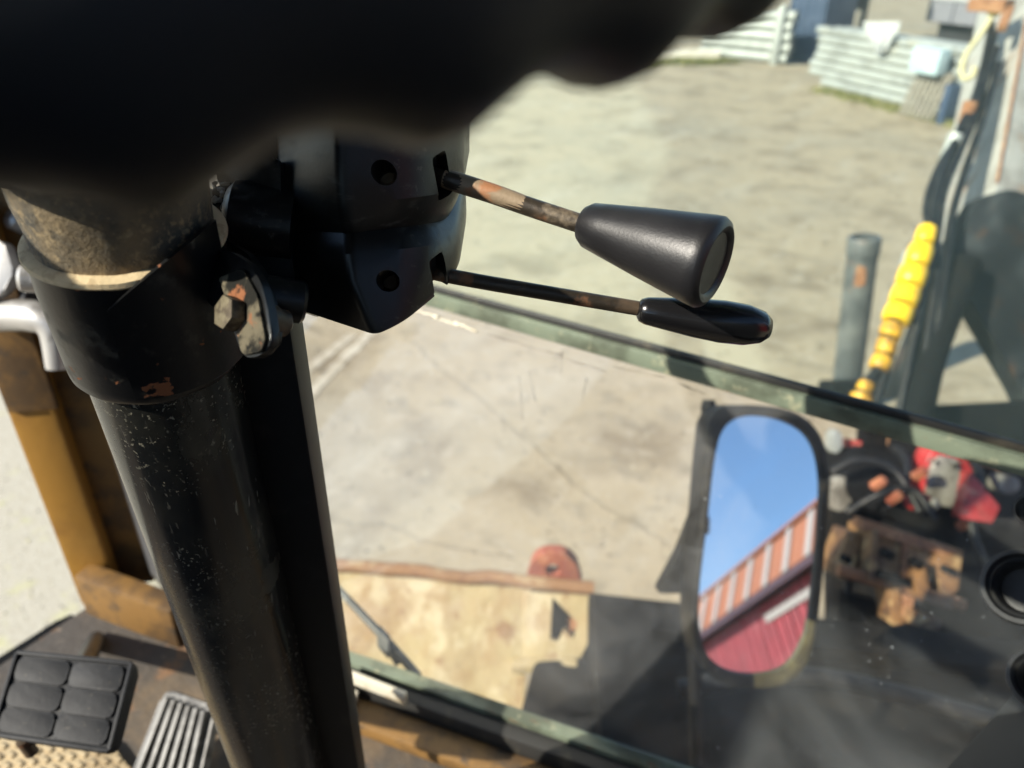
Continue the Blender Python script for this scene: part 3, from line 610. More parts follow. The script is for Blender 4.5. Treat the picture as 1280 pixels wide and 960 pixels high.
# lower pane (slightly twisted, raked inward to the feet)
pb = B(); th = V((0, .005, 0)); nx, ny = 14, 6
bt0, bt1 = bl2+V((0, 0, -.004)), br2+V((0, 0, -.004))
def lp(u, v):
    return (rl.lerp(rr, u)).lerp(bt0.lerp(bt1, u), v)
va = [[pb.verts.new(lp(i/nx, j/ny)) for j in range(ny+1)] for i in range(nx+1)]
vb = [[pb.verts.new(lp(i/nx, j/ny)+th) for j in range(ny+1)] for i in range(nx+1)]
for i in range(nx):
    for j in range(ny):
        pb.faces.new((va[i][j], va[i+1][j], va[i+1][j+1], va[i][j+1])); pb.faces.new((vb[i][j], vb[i][j+1], vb[i+1][j+1], vb[i+1][j]))
for i in range(nx):
    for j in (0, ny): pb.faces.new((va[i][j], va[i+1][j], vb[i+1][j], vb[i][j]))
for j in range(ny):
    for i in (0, nx): pb.faces.new((va[i][j], va[i][j+1], vb[i][j+1], vb[i][j]))
obj('lower_windscreen', pb, 'lower', cab)
# upper pane with its thick greenish lower edge
pb = B(); e0, e1 = bl2+V((0, .010, .004)), br2+V((0, .010, .004)); top = V((0, .02, CAM.z+.93-e0.z))
prism(pb, [e0, e1, e1+top, e0+top], V((0, .006, 0)))
obj('upper_windscreen', pb, 'upper', cab, smooth=False)
pb = B(); bar(pb, bl2, br2, .010, .017, bevel=.003); obj('pane_edge', pb, 'edge', cab)
pb = B(); bar(pb, bl2+V((0, .004, .0115)), br2+V((0, .004, .0115)), .007, .006, bevel=.0015); obj('pane_gasket', pb, 'seal', cab)
for (xa, ya), (xb, yb) in (((508, 381), (552, 394)), ((548, 395), (578, 404)), ((572, 400), (600, 412))):  # white beads stand in for sun glare on the pane edge
    sp_ = [bar_pt(xa, ya).lerp(bar_pt(xb, yb), k/10)+V((0, -.006, .0018*noise.noise(V((xa+k*.9, 0, 0))))) for k in range(11)]
    pb = B(); tube(pb, sp_, [.0008+.0035*abs(noise.noise(V((xa*.3+k*.7, 2, 0)))) for k in range(11)], 8); obj('edge_glare', pb, 'sealant_glare', cab)
XL, XR, YB = -1.0, .40, -1.08
# machine body under the cab
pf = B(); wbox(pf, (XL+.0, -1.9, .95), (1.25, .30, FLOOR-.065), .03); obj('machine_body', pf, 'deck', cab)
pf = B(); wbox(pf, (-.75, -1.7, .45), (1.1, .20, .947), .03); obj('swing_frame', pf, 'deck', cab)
for x0, x1 in ((-.95, -.5), (.75, 1.2)):
    for y in (-1.45, .05):
        pf = B(); lathe(pf, (x0, y, .46), (1, 0, 0), [(0, 0), (0, .25), (.03, .27), (.02, .42), (.06, .47), (x1-x0-.06, .47), (x1-x0-.02, .42), (x1-x0-.02, 0)], 32); obj('wheel', pf, 'rubber', cab)
# dried dirt smears on the glass just under the thick edge
for q in (((705, 436), (704, 464)), ((652, 468), (656, 522)), ((664, 462), (672, 500)), ((736, 470), (730, 500)), ((612, 416), (664, 431)), ((664, 432), (706, 442)), ((768, 456), (834, 470)), ((852, 478), (884, 490)), ((700, 444), (760, 462))):
    sp_ = [bar_pt(q[0][0]+(q[1][0]-q[0][0])*k/8, q[0][1]+(q[1][1]-q[0][1])*k/8)+V((0, -.004, .001*noise.noise(V((q[0][0]+k*.8, 0, 0))))) for k in range(9)]
    pb = B(); tube(pb, sp_, [.0002+.0012*abs(noise.noise(V((q[0][0]*.3+k*.9, 2, 0)))) for k in range(9)], 6); obj('dirt_smear', pb, crm, cab)
# specks of dirt dried on the lower right of the glass
def on_pane(px, py):
    best = None; u0, u1, v0, v1 = 0, 1, 0, 1
    for _ in range(4):
        for a in range(21):
            for b in range(21):
                u = u0+(u1-u0)*a/20; v = v0+(v1-v0)*b/20; q = lp(u, v)-CAM; d = q.dot(FW)
                e = (640+F*q.dot(RT)/d-px)**2 + (480-F*q.dot(UP)/d-py)**2
                if best is None or e < best[0]: best = (e, u, v)
        du, dv = (u1-u0)/8, (v1-v0)/8; u0, u1, v0, v1 = best[1]-du, best[1]+du, best[2]-dv, best[2]+dv
    return lp(best[1], best[2])
wm = mat('pale_wipe_dust', (0.36, 0.38, 0.4), 0.95)
for k in range(70):
    c_ = on_pane(random.uniform(860, 1250), random.uniform(560, 950)); pb = B(); r_ = random.uniform(.0002, .0007)
    stone(pb, Matrix.Translation(c_+V((0, -.001, 0))) @ Matrix.Diagonal((r_, r_*.4, r_, 1))); obj('dirt_speck', pb, wm if k % 3 else crm, cab)
# roof, rear wall with window, right side
rf = B(); wbox(rf, (XL-.02, YB+.06, CAM.z+.95), (XR+.03, .66, CAM.z+1.03), .02); obj('cab_roof', rf, 'panel', cab)
rw = B(); wbox(rw, (XL, YB-.03, FLOOR), (XR, YB, CAM.z+.05)); obj('rear_wall', rw, 'panel', cab, smooth=False)
for x in (XL+.02, XR-.02):
    rw = B(); wbox(rw, (x-.02, YB-.035, CAM.z+.052), (x+.02, YB+.005, CAM.z+.948)); obj('rear_pillar', rw, 'ochre', cab)
rw = B(); wbox(rw, (XL+.042, YB-.018, CAM.z+.052), (XR-.042, YB-.012, CAM.z+.948)); obj('rear_window', rw, 'pane', cab, smooth=False)
rw = B(); wbox(rw, (XR-.02, YB+.01, FLOOR), (XR, .30, CAM.z+.08)); obj('side_wall', rw, 'panel', cab, smooth=False)
rw = B(); wbox(rw, (XR-.012, YB+.01, CAM.z+.082), (XR-.006, .55, CAM.z+.948)); obj('side_window', rw, 'pane', cab, smooth=False)
rw = B(); bar(rw, (XR-.005, .62, CAM.z-.36), (XR-.005, .62, CAM.z+.948), .05, .05, bevel=.008); obj('right_pillar', rw, 'ochre', cab)
# right console edge (black bar at lower right) and round rubber stops
a0, a1 = P(1228, 985, .55), P(1342, 845, .66)
pb = B(); box(pb, (a0+a1)/2+cv(.045, -.028, .02), ((a1-a0), cv(.75, -.6, .2)-(a1-a0).normalized()*cv(.75, -.6, .2).dot((a1-a0).normalized()), (a1-a0).cross(cv(.75, -.6, .2))), ((a1-a0).length/2+.06, .045, .03), .006)
obj('console_edge', pb, 'cleandeck', cab)
def stop(px, py, d, r, ax):
    obj('rubber_stop', lathe(B(), P(px, py, d), ax, [(-.03, 0), (-.03, r*.8), (0, r), (.004, r*1.06), (.008, r*1.02), (.009, r*.9), (.003, r*.82), (.002, r*.76), (.004, r*.72), (0, r*.66), (-.012, r*.6), (-.012, 0)], 40), 'rubber', cab)
stop(1280, 735, .56, .026, cv(-.62, .35, -.7)); stop(1303, 850, .56, .021, cv(-.62, .35, -.7)); stop(1292, 640, .58, .012, cv(-.6, .3, -.7))

# ================================================================== FLOOR MAT, PEDALS
fm = [AZ(x, y, FLOOR+.004) for x, y in ((-120, 935), (5, 925), (140, 930), (190, 1000), (240, 1150), (-300, 1150))]
mb = B(); prism(mb, fm, V((0, 0, .006)), .002)
u = V((.7, .7, 0)); v = V((-.7, .7, 0)); n0 = fm[2]
mo = tag(obj('floor_mat', mb, 'mat', loc=fm[2]), 'sandy beige rubber floor mat with diamond ribs under the brake pedal', 'floor mat')
rbm = B()
for k in range(-30, 31):
    for j in range(-30, 31):
        c = n0 + u*(k*.013) + v*(j*.013) + V((0, 0, .0068))
        # keep inside the mat outline
        ins = False
        for i in range(len(fm)):
            a, b = fm[i], fm[i-1]
            if (a.y > c.y) != (b.y > c.y) and c.x < (b.x-a.x)*(c.y-a.y)/(b.y-a.y)+a.x: ins = not ins
        if ins: box(rbm, c, (V((1, .2, 0)), V((-.2, 1, 0)), (0, 0, 1)), (.0052, .0022, .0016))
tag(obj('ribs', rbm, 'mat', mo, smooth=False), kind='stuff')

# brake pedal: rubber pad of six raised blocks
pn = cv(-.03, .55, -.83).normalized()
p0 = P(82, 872, .60)
def bp_(x, y, o=0): return ON(x, y, p0+pn*o, pn)
brake = thing('brake_pedal', p0-V((0, 0, .1)), 'wide black rubber brake pedal pad with six raised blocks, beside the door', 'pedal')
obj('pedal_pad', prism(B(), rounded([bp_(*q) for q in ((20, 812), (169, 826), (139, 942), (-14, 920))], .008, 5), -pn*.012, .003), 'pad', brake)
def lerp2(q, u, v):
    a = (q[0][0]+(q[1][0]-q[0][0])*u, q[0][1]+(q[1][1]-q[0][1])*u); b = (q[3][0]+(q[2][0]-q[3][0])*u, q[3][1]+(q[2][1]-q[3][1])*u)
    return (a[0]+(b[0]-a[0])*v, a[1]+(b[1]-a[1])*v)
qd = ((20, 812), (169, 826), (139, 942), (-14, 920))
for i in range(2):
    for j in range(3):
        u0, u1 = (.06, .49) if i == 0 else (.51, .94); v0, v1 = .075+j*.29, .075+j*.29+.277
        obj('pad_block', prism(B(), rounded([bp_(*lerp2(qd, *c)) for c in ((u0, v0), (u1, v0), (u1, v1), (u0, v1))], .005, 4), pn*.002, .0009), 'pad', brake)
# raised border
for (ua, va_, ub, vb_) in ((.02, .03, .98, .03), (.98, .03, .98, .97), (.98, .97, .02, .97), (.02, .97, .02, .03)):
    bq = B(); bar(bq, bp_(*lerp2(qd, ua, va_), .001), bp_(*lerp2(qd, ub, vb_), .001), .003, .004, up=pn, bevel=.001); obj('pad_border', bq, 'pad', brake)
ab = B(); tube(ab, [bp_(80, 880, -.012), bp_(85, 872, -.07), AZ(120, 800, FLOOR)], .011, 12, 6); obj('pedal_arm', ab, 'black', brake)
ab = B(); tube(ab, [bp_(28, 925, -.006), bp_(40, 941, -.02)], .005, 10); obj('pedal_pin', ab, 'rod', brake)

an = cv(-.35, .45, -.82).normalized()
t0 = P(222, 925, .80)
accel = thing('accelerator_pedal', V((t0.x, t0.y, FLOOR)), 'narrow ribbed accelerator pedal beside the steering column', 'pedal')
ax = lambda x, y, o=0: ON(x, y, t0+an*o, an)
ao = [(195, 868), (232, 858), (266, 880), (292, 920), (300, 1010), (160, 1010), (180, 935)]
qa = ((208, 866), (262, 886), (236, 1010), (160, 985))
obj('pedal_plate', prism(B(), rounded([ax(*q) for q in ((206, 860), (270, 884), (240, 1016), (155, 990))], [.014, .014, .006, .006], 6), -an*.010, .003), 'alloy', accel)
for k in range(6):
    u = .08+k*.168
    bq = B(); bar(bq, ax(*lerp2(qa, u, .03), .0035), ax(*lerp2(qa, u, .98), .0035), .0062, .010, up=an, bevel=.0022); obj('pedal_rib', bq, 'alloy', accel)
ab = B(); tube(ab, [ax(215, 930, -.010), V((t0.x+.03, t0.y+.10, FLOOR+.03)), V((t0.x+.04, t0.y+.12, FLOOR))], .008, 12, 6); obj('pedal_arm', ab, 'black', accel)

# grab rail and door latch by the pillar
gr = thing('grab_rail', ON(20, 440, pc, py_), 'pale grey bent grab rail tubes and latch at the ochre pillar behind the column', 'grab rail')
obj('rail_tube', tube(B(), [P(-40, 395, .80), P(10, 394, .80), P(45, 396, .79), P(66, 412, .79), P(72, 460, .80)], [.017, .017, .0165, .014, .011], 20, 7), 'zinc', gr)
obj('rail_tube', lathe(B(), P(31, 348, .74), cv(.93, -.02, .35), [(-.005, 0), (-.005, .010), (-.002, .013), (.08, .0135), (.08, 0)], 28), 'zinc', gr)
lb = B(); prism(lb, rounded([P(x, y, .78) for x, y in ((-25, 300), (4, 302), (17, 340), (3, 366), (-25, 380))], .004, 3), cv(.2, 0, 1)*.012, .002); obj('latch_plate', lb, 'zinc', gr)
lb = B(); prism(lb, rounded([P(x, y, .82) for x, y in ((-20, 258), (34, 262), (42, 330), (30, 385), (-20, 385))], .006, 3), cv(.2, 0, 1)*.03, .003); obj('latch_bracket', lb, 'panel', gr)
obj('latch_bolt', lathe(B(), P(20, 274, .80), cv(-.5, .3, -.8), [(-.01, 0), (-.01, .012), (.004, .012), (.008, .008), (.008, 0)], 16), 'zinc', gr)

# wiper arm outside the lower glass
wp = thing('windscreen_wiper', P(520, 842, 1.0), 'thin dark windscreen wiper arm with a knuckle outside the lower glass', 'wiper')
wv = [P(372, 680, 1.10), P(395, 707, 1.07), P(480, 797, 1.0), P(522, 845, .96)]
obj('wiper_arm', tube(B(), wv, [.0042, .0045, .0055, .006], 12, 5), 'post', wp)
kb_ = B(); box(kb_, P(480, 802, .985), (wv[3]-wv[1], UP, FW), (.012, .012, .010), .003); obj('knuckle', kb_, 'post', wp)
kb_ = B(); tube(kb_, [P(484, 806, .985), P(498, 830, .985)], .005, 10); obj('tension_spring', kb_, 'post', wp)

# ================================================================== SIDE MIRROR
MD = 1.2
MC = P(950, 680, MD)
dc = ray(950, 680).normalized()
ra, re_ = math.radians(20), math.radians(15.2)
RV = V((math.cos(ra)*math.cos(re_), -math.sin(ra)*math.cos(re_), math.sin(re_)))
MN = (RV-dc).normalized()
def mir(px, py, o=0): return ON(px, py, MC+MN*o, MN)
def seen_in_mirror(px, py, z):
    d = ray(px, py).normalized(); q = d - MN*(2*d.dot(MN)); m = mir(px, py)
    return m + q*((z-m.z)/q.z)
mirror = thing('side_mirror', P(872, 985, 1.2), 'rounded side mirror outside the glass reflecting blue sky and a red building', 'mirror')
OUT = [(890, 516), (925, 506), (985, 513), (1020, 540), (1034, 590), (1030, 660), (1021, 760), (1008, 822), (978, 853), (930, 857), (885, 842), (866, 802), (864, 740), (874, 640), (881, 560)]
INN = [(903, 534), (930, 520), (975, 526), (1008, 548), (1022, 592), (1020, 660), (1010, 760), (998, 806), (974, 834), (930, 841), (893, 828), (874, 797), (871, 742), (882, 645), (891, 570)]
def smooth_loop(pts, n=5):
    o = []; L = len(pts)
    for i in range(L):
        p0, p1, p2, p3 = [V((*pts[(i+k) % L], 0)) for k in (-1, 0, 1, 2)]
        for k in range(n):
            t = k/n; q = 0.5*((2*p1)+(p2-p0)*t+(2*p0-5*p1+4*p2-p3)*t*t+(3*p1-p0-3*p2+p3)*t**3); o.append((q.x, q.y))
    return o
so, si = smooth_loop(OUT), smooth_loop(INN)
obj('mirror_housing', prism(B(), [mir(*q) for q in so], -MN*.045, .006), 'frame', mirror)
obj('mirror_glass', prism(B(), [mir(*q)+MN*.0035 for q in si], -MN*.003), 'mirror', mirror, smooth=False)
for nm, m, test in (('mirror_rim', 'frame', lambda q: not (q[1] > 770 and q[0] > 940)), ('sunlit_dusty_rim', 'bezel', lambda q: q[1] > 770 and q[0] > 940)):
    bm = B(); Lq = len(so)
    for i in range(Lq):
        if not test(so[i]): continue
        j = (i+1) % Lq
        mid = lambda a, b: ((a[0]*.5+b[0]*.5), (a[1]*.5+b[1]*.5))
        def row(k): return [bm.verts.new(p) for p in (mir(*so[k])+MN*.001, mir(*so[k])+MN*.007, mir(*mid(so[k], si[k]))+MN*.011, mir(*si[k])+MN*.009, mir(*si[k])+MN*.001)]
        a, b = row(i), row(j)
        for k in range(4): bm.faces.new((a[k], a[k+1], b[k+1], b[k]))
    bmesh.ops.remove_doubles(bm, verts=bm.verts[:], dist=1e-5)
    obj(nm, bm, m, mirror)
obj('mirror_post', tube(B(), [P(886, 500, 1.24), P(884, 560, 1.235), P(868, 720, 1.22), P(868, 820, 1.21), P(872, 1000, 1.19)], .0105, 16, 5), 'frame', mirror)
obj('post_cap', lathe(B(), P(886, 508, 1.235), UP, [(-.012, 0), (-.012, .0125), (.004, .0125), (.004, 0)], 16), 'frame', mirror)
bm = B(); prism(bm, rounded([P(872, 628, 1.25), P(876, 742, 1.23), P(820, 742, 1.25), P(848, 690, 1.25)], .01, 3), FW*.03, .004); obj('mirror_bracket', bm, 'frame', mirror)

# ================================================================== RED BUILDING BEHIND (seen in the mirror)
eL, eR = seen_in_mirror(875, 790, 4.2), seen_in_mirror(1015, 690, 4.2)
gL, gR = seen_in_mirror(875, 742, 4.85), seen_in_mirror(1015, 657, 4.85)
ed = (eR-eL).normalized(); ed.z = 0; ed.normalize()
on_ = V((0, 0, 1)).cross(ed)
if on_.dot(CAM-eL) < 0: on_ = -on_
gap = ((gL-eL).dot(on_)+(gR-eR).dot(on_))/2
rise = V((0, 0, .65)); back = on_*gap
elen = (eR-eL).length
barn = thing('red_building', (eL.x, eL.y, 0), 'red boarded building with an orange tiled roof striped by pale battens', 'building')
T0, T1 = -elen*1.6, elen*2.2
def eave(t, k=0.0, up=0.0): return eL + ed*t + (back+rise)*k + V((0, 0, up))
rn = ed.cross(back+rise).normalized()
if rn.z < 0: rn = -rn
wb_ = B(); c = eL+ed*((T0+T1)/2)-on_*3.3; box(wb_, V((c.x, c.y, 2.02)), (ed, on_, (0, 0, 1)), ((T1-T0)/2, 3.0, 2.02)); obj('wall', wb_, 'darkfascia', barn, smooth=False)
step = elen/6.2
pan = B(); box(pan, (0, 0, 0), ((1, 0, 0), (0, 1, 0), (0, 0, 1)), (step*.36, (back+rise).length/2+.02, .02), .008)
pan = mesh_of(pan, 'tile'); bat = B(); box(bat, (0, 0, 0.012), ((1, 0, 0), (0, 1, 0), (0, 0, 1)), (step*.125, (back+rise).length/2+.03, .032), .008); bat = mesh_of(bat, 'trim')
sl = (back+rise).normalized()
Rm = Matrix((ed, sl, ed.cross(sl))).transposed().to_4x4()
if ed.cross(sl).z < 0: Rm = Matrix((-ed, sl, (-ed).cross(sl))).transposed().to_4x4()
t = T0
while t < T1:
    inst('tile_panel', pan, Matrix.Translation(eave(t+step*.5, .5)) @ Rm, barn)
    inst('roof_batten', bat, Matrix.Translation(eave(t, .5)) @ Rm, barn); t += step
bm = B(); c = eave((T0+T1)/2, 1.0)-on_*.9; box(bm, c+V((0, 0, -.32)), (ed, (on_*-1+V((0, 0, -.5))).normalized(), ed.cross((on_*-1+V((0, 0, -.5))).normalized())), ((T1-T0)/2, 1.0, .03)); obj('rear_roof', bm, 'tile', barn, smooth=False)
bm = B(); bar(bm, eave(T0, 0, -.07)-on_*.03, eave(T1, 0, -.07)-on_*.03, .09, .11); obj('fascia', bm, 'darkfascia', barn, smooth=False)
brd = B(); box(brd, (0, 0, 0), ((1, 0, 0), (0, 1, 0), (0, 0, 1)), (.118, .02, 2.03), .006); brd = mesh_of(brd, 'barnred')
Wm = Matrix((ed, on_, ed.cross(on_))).transposed().to_4x4()
n = int((T1-T0)/.285)
for k in range(n):
    p = eL+ed*(T0+.14+k*.285)-on_*(.285-.004*(k % 2)); inst('wall_board', brd, Matrix.Translation((p.x, p.y, 2.04)) @ Wm, barn)
def mirror_hit(px, py, q, n):
    d = ray(px, py).normalized(); d = d - MN*(2*d.dot(MN)); m = mir(px, py); return m + d*((q-m).dot(n)/d.dot(n))
h0 = mirror_hit(958, 774, eL-on_*.26, on_); tt = (h0-eL).dot(ed)
bm = B(); p0_ = eL+ed*tt-on_*.25; p1_ = eL+ed*(T1-.1)-on_*.25
bar(bm, V((p0_.x, p0_.y, h0.z)), V((p1_.x, p1_.y, h0.z)), .04, .13); obj('white_trim', bm, 'trim', barn, smooth=False)

# ================================================================== DOZER BLADE IN FRONT OF THE CAB
BZ = CAM.z-1.4
b0, b1 = AZ(385, 704, BZ), AZ(742, 737, BZ)
bdv = (b1-b0).normalized(); bn = bdv.cross(V((0, 0, 1))).normalized()
if bn.dot(CAM-b0) < 0: bn = -bn
blade = thing('dozer_blade', V(((b0.x+b1.x)/2, (b0.y+b1.y)/2, .1)), 'rusty beige steel blade with a brown top edge, outside below the windscreen', 'dozer blade')
b00 = b0-bdv*.12
bl_len = (b1-b00).length
bx1 = ON(662, 830, b0, bn); tr = (bx1-b00).dot(bdv)
bm = B(); nxb, nyb = 26, 10; gv = {}
for i in range(nxb+1):
    for j in range(nyb+1):
        u = i/nxb; v = j/nyb
        p = b00 + bdv*(tr*u) + V((0, 0, -.035-.62*v)) + bn*(.40*v-.012 + .012*noise.noise(V((u*5, v*4, 1))) + .02*math.exp(-((v-.45)/.05)**2))
        gv[i, j] = bm.verts.new(p)
for i in range(nxb):
    for j in range(nyb): bm.faces.new((gv[i, j], gv[i+1, j], gv[i+1, j+1], gv[i, j+1]))
ext = bmesh.ops.extrude_face_region(bm, geom=bm.faces[:]); bmesh.ops.translate(bm, verts=[e for e in ext['geom'] if isinstance(e, bmesh.types.BMVert)], vec=-bn*.03)
obj('blade_plate', bm, 'blade', blade)
bm = B(); tp = [b00+bdv*(bl_len*i/16)+V((0, 0, -.014+.012*noise.noise(V((i*.45, 0, 3))))) - bn*(.02+.012*noise.noise(V((i*.5, 4, 3)))) for i in range(17)]
x_, y_, _ = frame_of(bdv)
tube(bm, tp, [.018+.003*noise.noise(V((k*.8, 1, 0))) for k in range(17)], 12); obj('top_edge', bm, 'blade_edge', blade)
ln_ = (bn*.62+V((0, 0, .40))).normalized(); lp_ = b0+V((0, 0, -.035))-bn*.008
bm = B(); prism(bm, rounded([ON(x, y, lp_, ln_) for x, y in ((654, 740), (742, 744), (737, 800), (722, 828), (655, 836))], .01, 3), -ln_*.03, .004)
eb = obj('end_bracket', bm, 'blade', blade)
cut(eb, [prism(B(), rounded([ON(x, y, lp_+ln_*.05, ln_) for x, y in ((689, 752), (722, 786), (716, 806), (704, 794), (697, 810), (686, 806))], .004, 2), -ln_*.2)])
bm = B(); prism(bm, rounded([ON(x, y, lp_-ln_*.10, ln_) for x, y in ((664, 744), (738, 748), (736, 826), (664, 832))], .01, 3), -ln_*.02, .003); obj('pocket_shade', bm, 'deck', blade)  # near-black plate added so the bracket hole looks shaded
bm = B(); prism(bm, rounded([ON(x, y, lp_-ln_*.05, ln_) for x, y in ((708, 770), (726, 776), (724, 806), (708, 800))], .012, 3), -ln_*.02, .003); obj('bracket_pin', bm, 'rusted', blade)
bm = B(); bar(bm, ON(640, 832, lp_+ln_*.01, ln_), ON(722, 832, lp_+ln_*.01, ln_), .03, .03, bevel=.006); obj('end_ledge', bm, 'blade', blade)
bm = B(); prism(bm, rounded([ON(x, y, b0-bn*.03, bn) for x, y in ((656, 732), (664, 704), (676, 693), (706, 693), (720, 706), (728, 735))], .014, 4), -bn*.035, .005)
le = obj('lifting_eye', bm, 'redrust', blade); hc = ON(691, 713, b0-bn*.03, bn)
cut(le, [lathe(B(), hc, bn, [(-.2, 0), (-.2, .02), (.2, .02), (.2, 0)], 16)])
bm = B(); bar(bm, b1+V((0, 0, -.45))-bdv*.05, b1+V((0, 0, -.45))+bn*.9, .12, .2, bevel=.01); obj('push_arm', bm, 'deck', blade)

# ================================================================== CHASSIS DECK UNDER THE BOOM
d0, d1 = AZ(736, 739, BZ), AZ(1285, 800, BZ)
ddv = (d1-d0).normalized(); dnn = ddv.cross(V((0, 0, 1))).normalized()
if dnn.dot(CAM-d0) < 0: dnn = -dnn
deck = thing('shade_deck', V(((d0.x+d1.x)/2, (d0.y+d1.y)/2, .3)), 'chassis deck painted near-black for the shade behind the mirror, right of the blade', 'machine deck')
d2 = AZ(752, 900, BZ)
bm = B(); prism(bm, [d0, d1+ddv*1.2, d1+ddv*1.2+dnn*1.3, d2+dnn*.5, d2], V((0, 0, -.5)), .012); obj('shade_deck_plate', bm, 'deck', deck)  # shadowed right half of the blade, its shade put into the black
bm = B(); prism(bm, rounded([AZ(x, y, BZ-.16) for x, y in ((668, 826), (735, 822), (770, 930), (640, 930))], .02, 3), V((0, 0, -.05)), .006); obj('step_shade_plate', bm, 'deck', deck)  # shade on the blade's lower deck, built as a black plate
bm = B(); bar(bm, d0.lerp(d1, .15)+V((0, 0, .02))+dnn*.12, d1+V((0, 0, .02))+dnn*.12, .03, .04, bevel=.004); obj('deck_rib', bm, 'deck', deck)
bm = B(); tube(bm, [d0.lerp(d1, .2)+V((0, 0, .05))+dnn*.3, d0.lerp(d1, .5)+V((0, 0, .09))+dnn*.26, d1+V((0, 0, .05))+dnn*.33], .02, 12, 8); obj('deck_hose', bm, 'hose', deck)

# rusty bracket on the deck
rb_ = thing('rusty_bracket', P(1130, 800, 1.95), 'yellowed rusty steel bracket with crossed plates right of the mirror', 'bracket')
def plate(name, px, d, m, parent, th=.04, r=.004, ax=None):
    bm = B(); prism(bm, rounded([P(x, y, d+(y-700)*-.0006) for x, y in px], r, 3), (ax or FW)*th, .004); return obj(name, bm, m, parent)
plate('face_plate', ((1094, 664), (1172, 690), (1163, 752), (1092, 728)), 1.96, 'rustbox', rb_, .10)
plate('top_bar', ((1078, 648), (1198, 688), (1196, 700), (1076, 662)), 1.94, 'rusted', rb_, .05, .004)
plate('side_plate', ((1170, 694), (1204, 688), (1198, 738), (1176, 752)), 1.94, 'rustbox', rb_, .14)
plate('side_plate', ((1046, 706), (1062, 664), (1078, 668), (1064, 728), (1050, 724)), 1.98, 'rustbox', rb_, .10)
plate('hook', ((1112, 738), (1124, 734), (1130, 780), (1116, 782)), 1.93, 'rustbox', rb_, .08, .002)
plate('hook', ((1132, 744), (1144, 748), (1138, 772), (1130, 770)), 1.92, 'rusted', rb_, .08, .002)
plate('hook', ((1146, 726), (1156, 708), (1163, 742), (1152, 752)), 1.90, 'rustbox', rb_, .05, .003)
plate('pin_block', ((1158, 736), (1192, 748), (1188, 762), (1154, 750)), 1.89, 'rustbox', rb_, .06, .003)
plate('pin_block', ((1138, 762), (1178, 776), (1174, 790), (1136, 780)), 1.90, 'rustbox', rb_, .06, .003)
obj('cross_pin', lathe(B(), P(1048, 712, 1.95), cv(1, -.28, -.05), [(0, 0), (0, .016), (.32, .016), (.32, 0)], 18), 'rusted', rb_)
plate('rib', ((1090, 664), (1098, 662), (1096, 730), (1088, 728)), 1.93, 'rustbox', rb_, .14, .001)
plate('rib', ((1130, 676), (1137, 678), (1132, 742), (1125, 740)), 1.945, 'rusted', rb_, .12, .001)
plate('cross_plate', ((1096, 712), (1164, 734), (1163, 744), (1095, 722)), 1.925, 'deck', rb_, .1, .001)
plate('lower_plate', ((1060, 742), (1100, 752), (1096, 790), (1058, 778)), 2.0, 'deck', rb_, .05, .002)
for bx__, by__, br_ in ((1112, 694, .013), (1150, 706, .013), (1188, 714, .010), (1124, 762, .012), (1060, 700, .010)):
    obj('bore_disc', lathe(B(), P(bx__, by__, 1.90), -FW, [(-.03, 0), (-.03, br_), (.004, br_), (.004, br_*.6), (-.004, br_*.6), (-.004, 0)], 14), 'deck', rb_)  # black discs stand in for the dark of bores in the plates
plate('dark_backing', ((1036, 560), (1090, 560), (1340, 560), (1340, 830), (1040, 800)), 2.5, 'deck', rb_, .06)  # near-black sheet added so all behind the bracket reads dark

# red housing with grey oval cover
rh = thing('red_hydraulic_unit', P(1180, 655, 2.3), 'faded red hydraulic unit with a grey oval cover behind the rusty bracket', 'hydraulic unit')
def slab(name, cx, cy, d, wx, wy, rot, m, th, parent, n=24, p=2.6):
    pts = []
    for k in range(n):
        a = 2*math.pi*k/n; c, s = math.cos(a), math.sin(a)
        x = math.copysign(abs(c)**(2/p), c)*wx; y = math.copysign(abs(s)**(2/p), s)*wy
        pts.append(P(cx+x*math.cos(rot)-y*math.sin(rot), cy+x*math.sin(rot)+y*math.cos(rot), d))
    bm = B(); prism(bm, pts, FW*th, .008); return obj(name, bm, m, parent)
slab('housing', 1184, 600, 2.28, 30, 46, .12, 'red', .18, rh)
cvp = slab('cover', 1180, 606, 2.262, 19, 36, .16, 'greycap', .017, rh, p=3.4)
for bx__, by__ in ((1170, 578), (1194, 582), (1165, 630), (1189, 636)):
    bm = B(); lathe(bm, P(bx__, by__, 2.258), -FW, [(0, 0), (0, .006), (.005, .006), (.005, 0)], 6); obj('cover_bolt', bm, 'deck', cvp, smooth=False)
slab('base', 1155, 644, 2.24, 52, 18, .25, 'deck', .2, rh)
slab('flange', 1150, 628, 2.22, 16, 12, .2, 'red', .05, rh)
slab('manifold', 1100, 600, 2.36, 40, 38, .2, 'deck', .25, rh)
plate('red_guard', ((1214, 590), (1250, 634), (1240, 654), (1202, 648)), 2.1, 'red', rh, .05)
plate('red_guard', ((1060, 548), (1078, 552), (1074, 568), (1060, 566)), 2.4, 'red', rh, .05, .003)
slab('valve', 1046, 552, 2.45, 7, 15, .0, 'pipe', .05, rh)
slab('valve', 1140, 556, 2.5, 22, 14, .2, 'rusted', .06, rh)
slab('elbow', 1052, 618, 2.38, 13, 22, .2, 'greycap', .05, rh)
slab('fitting', 1262, 606, 2.3, 14, 12, .2, 'greycap', .06, rh); slab('fitting', 1240, 575, 2.4, 26, 10, .2, 'rusted', .06, rh)

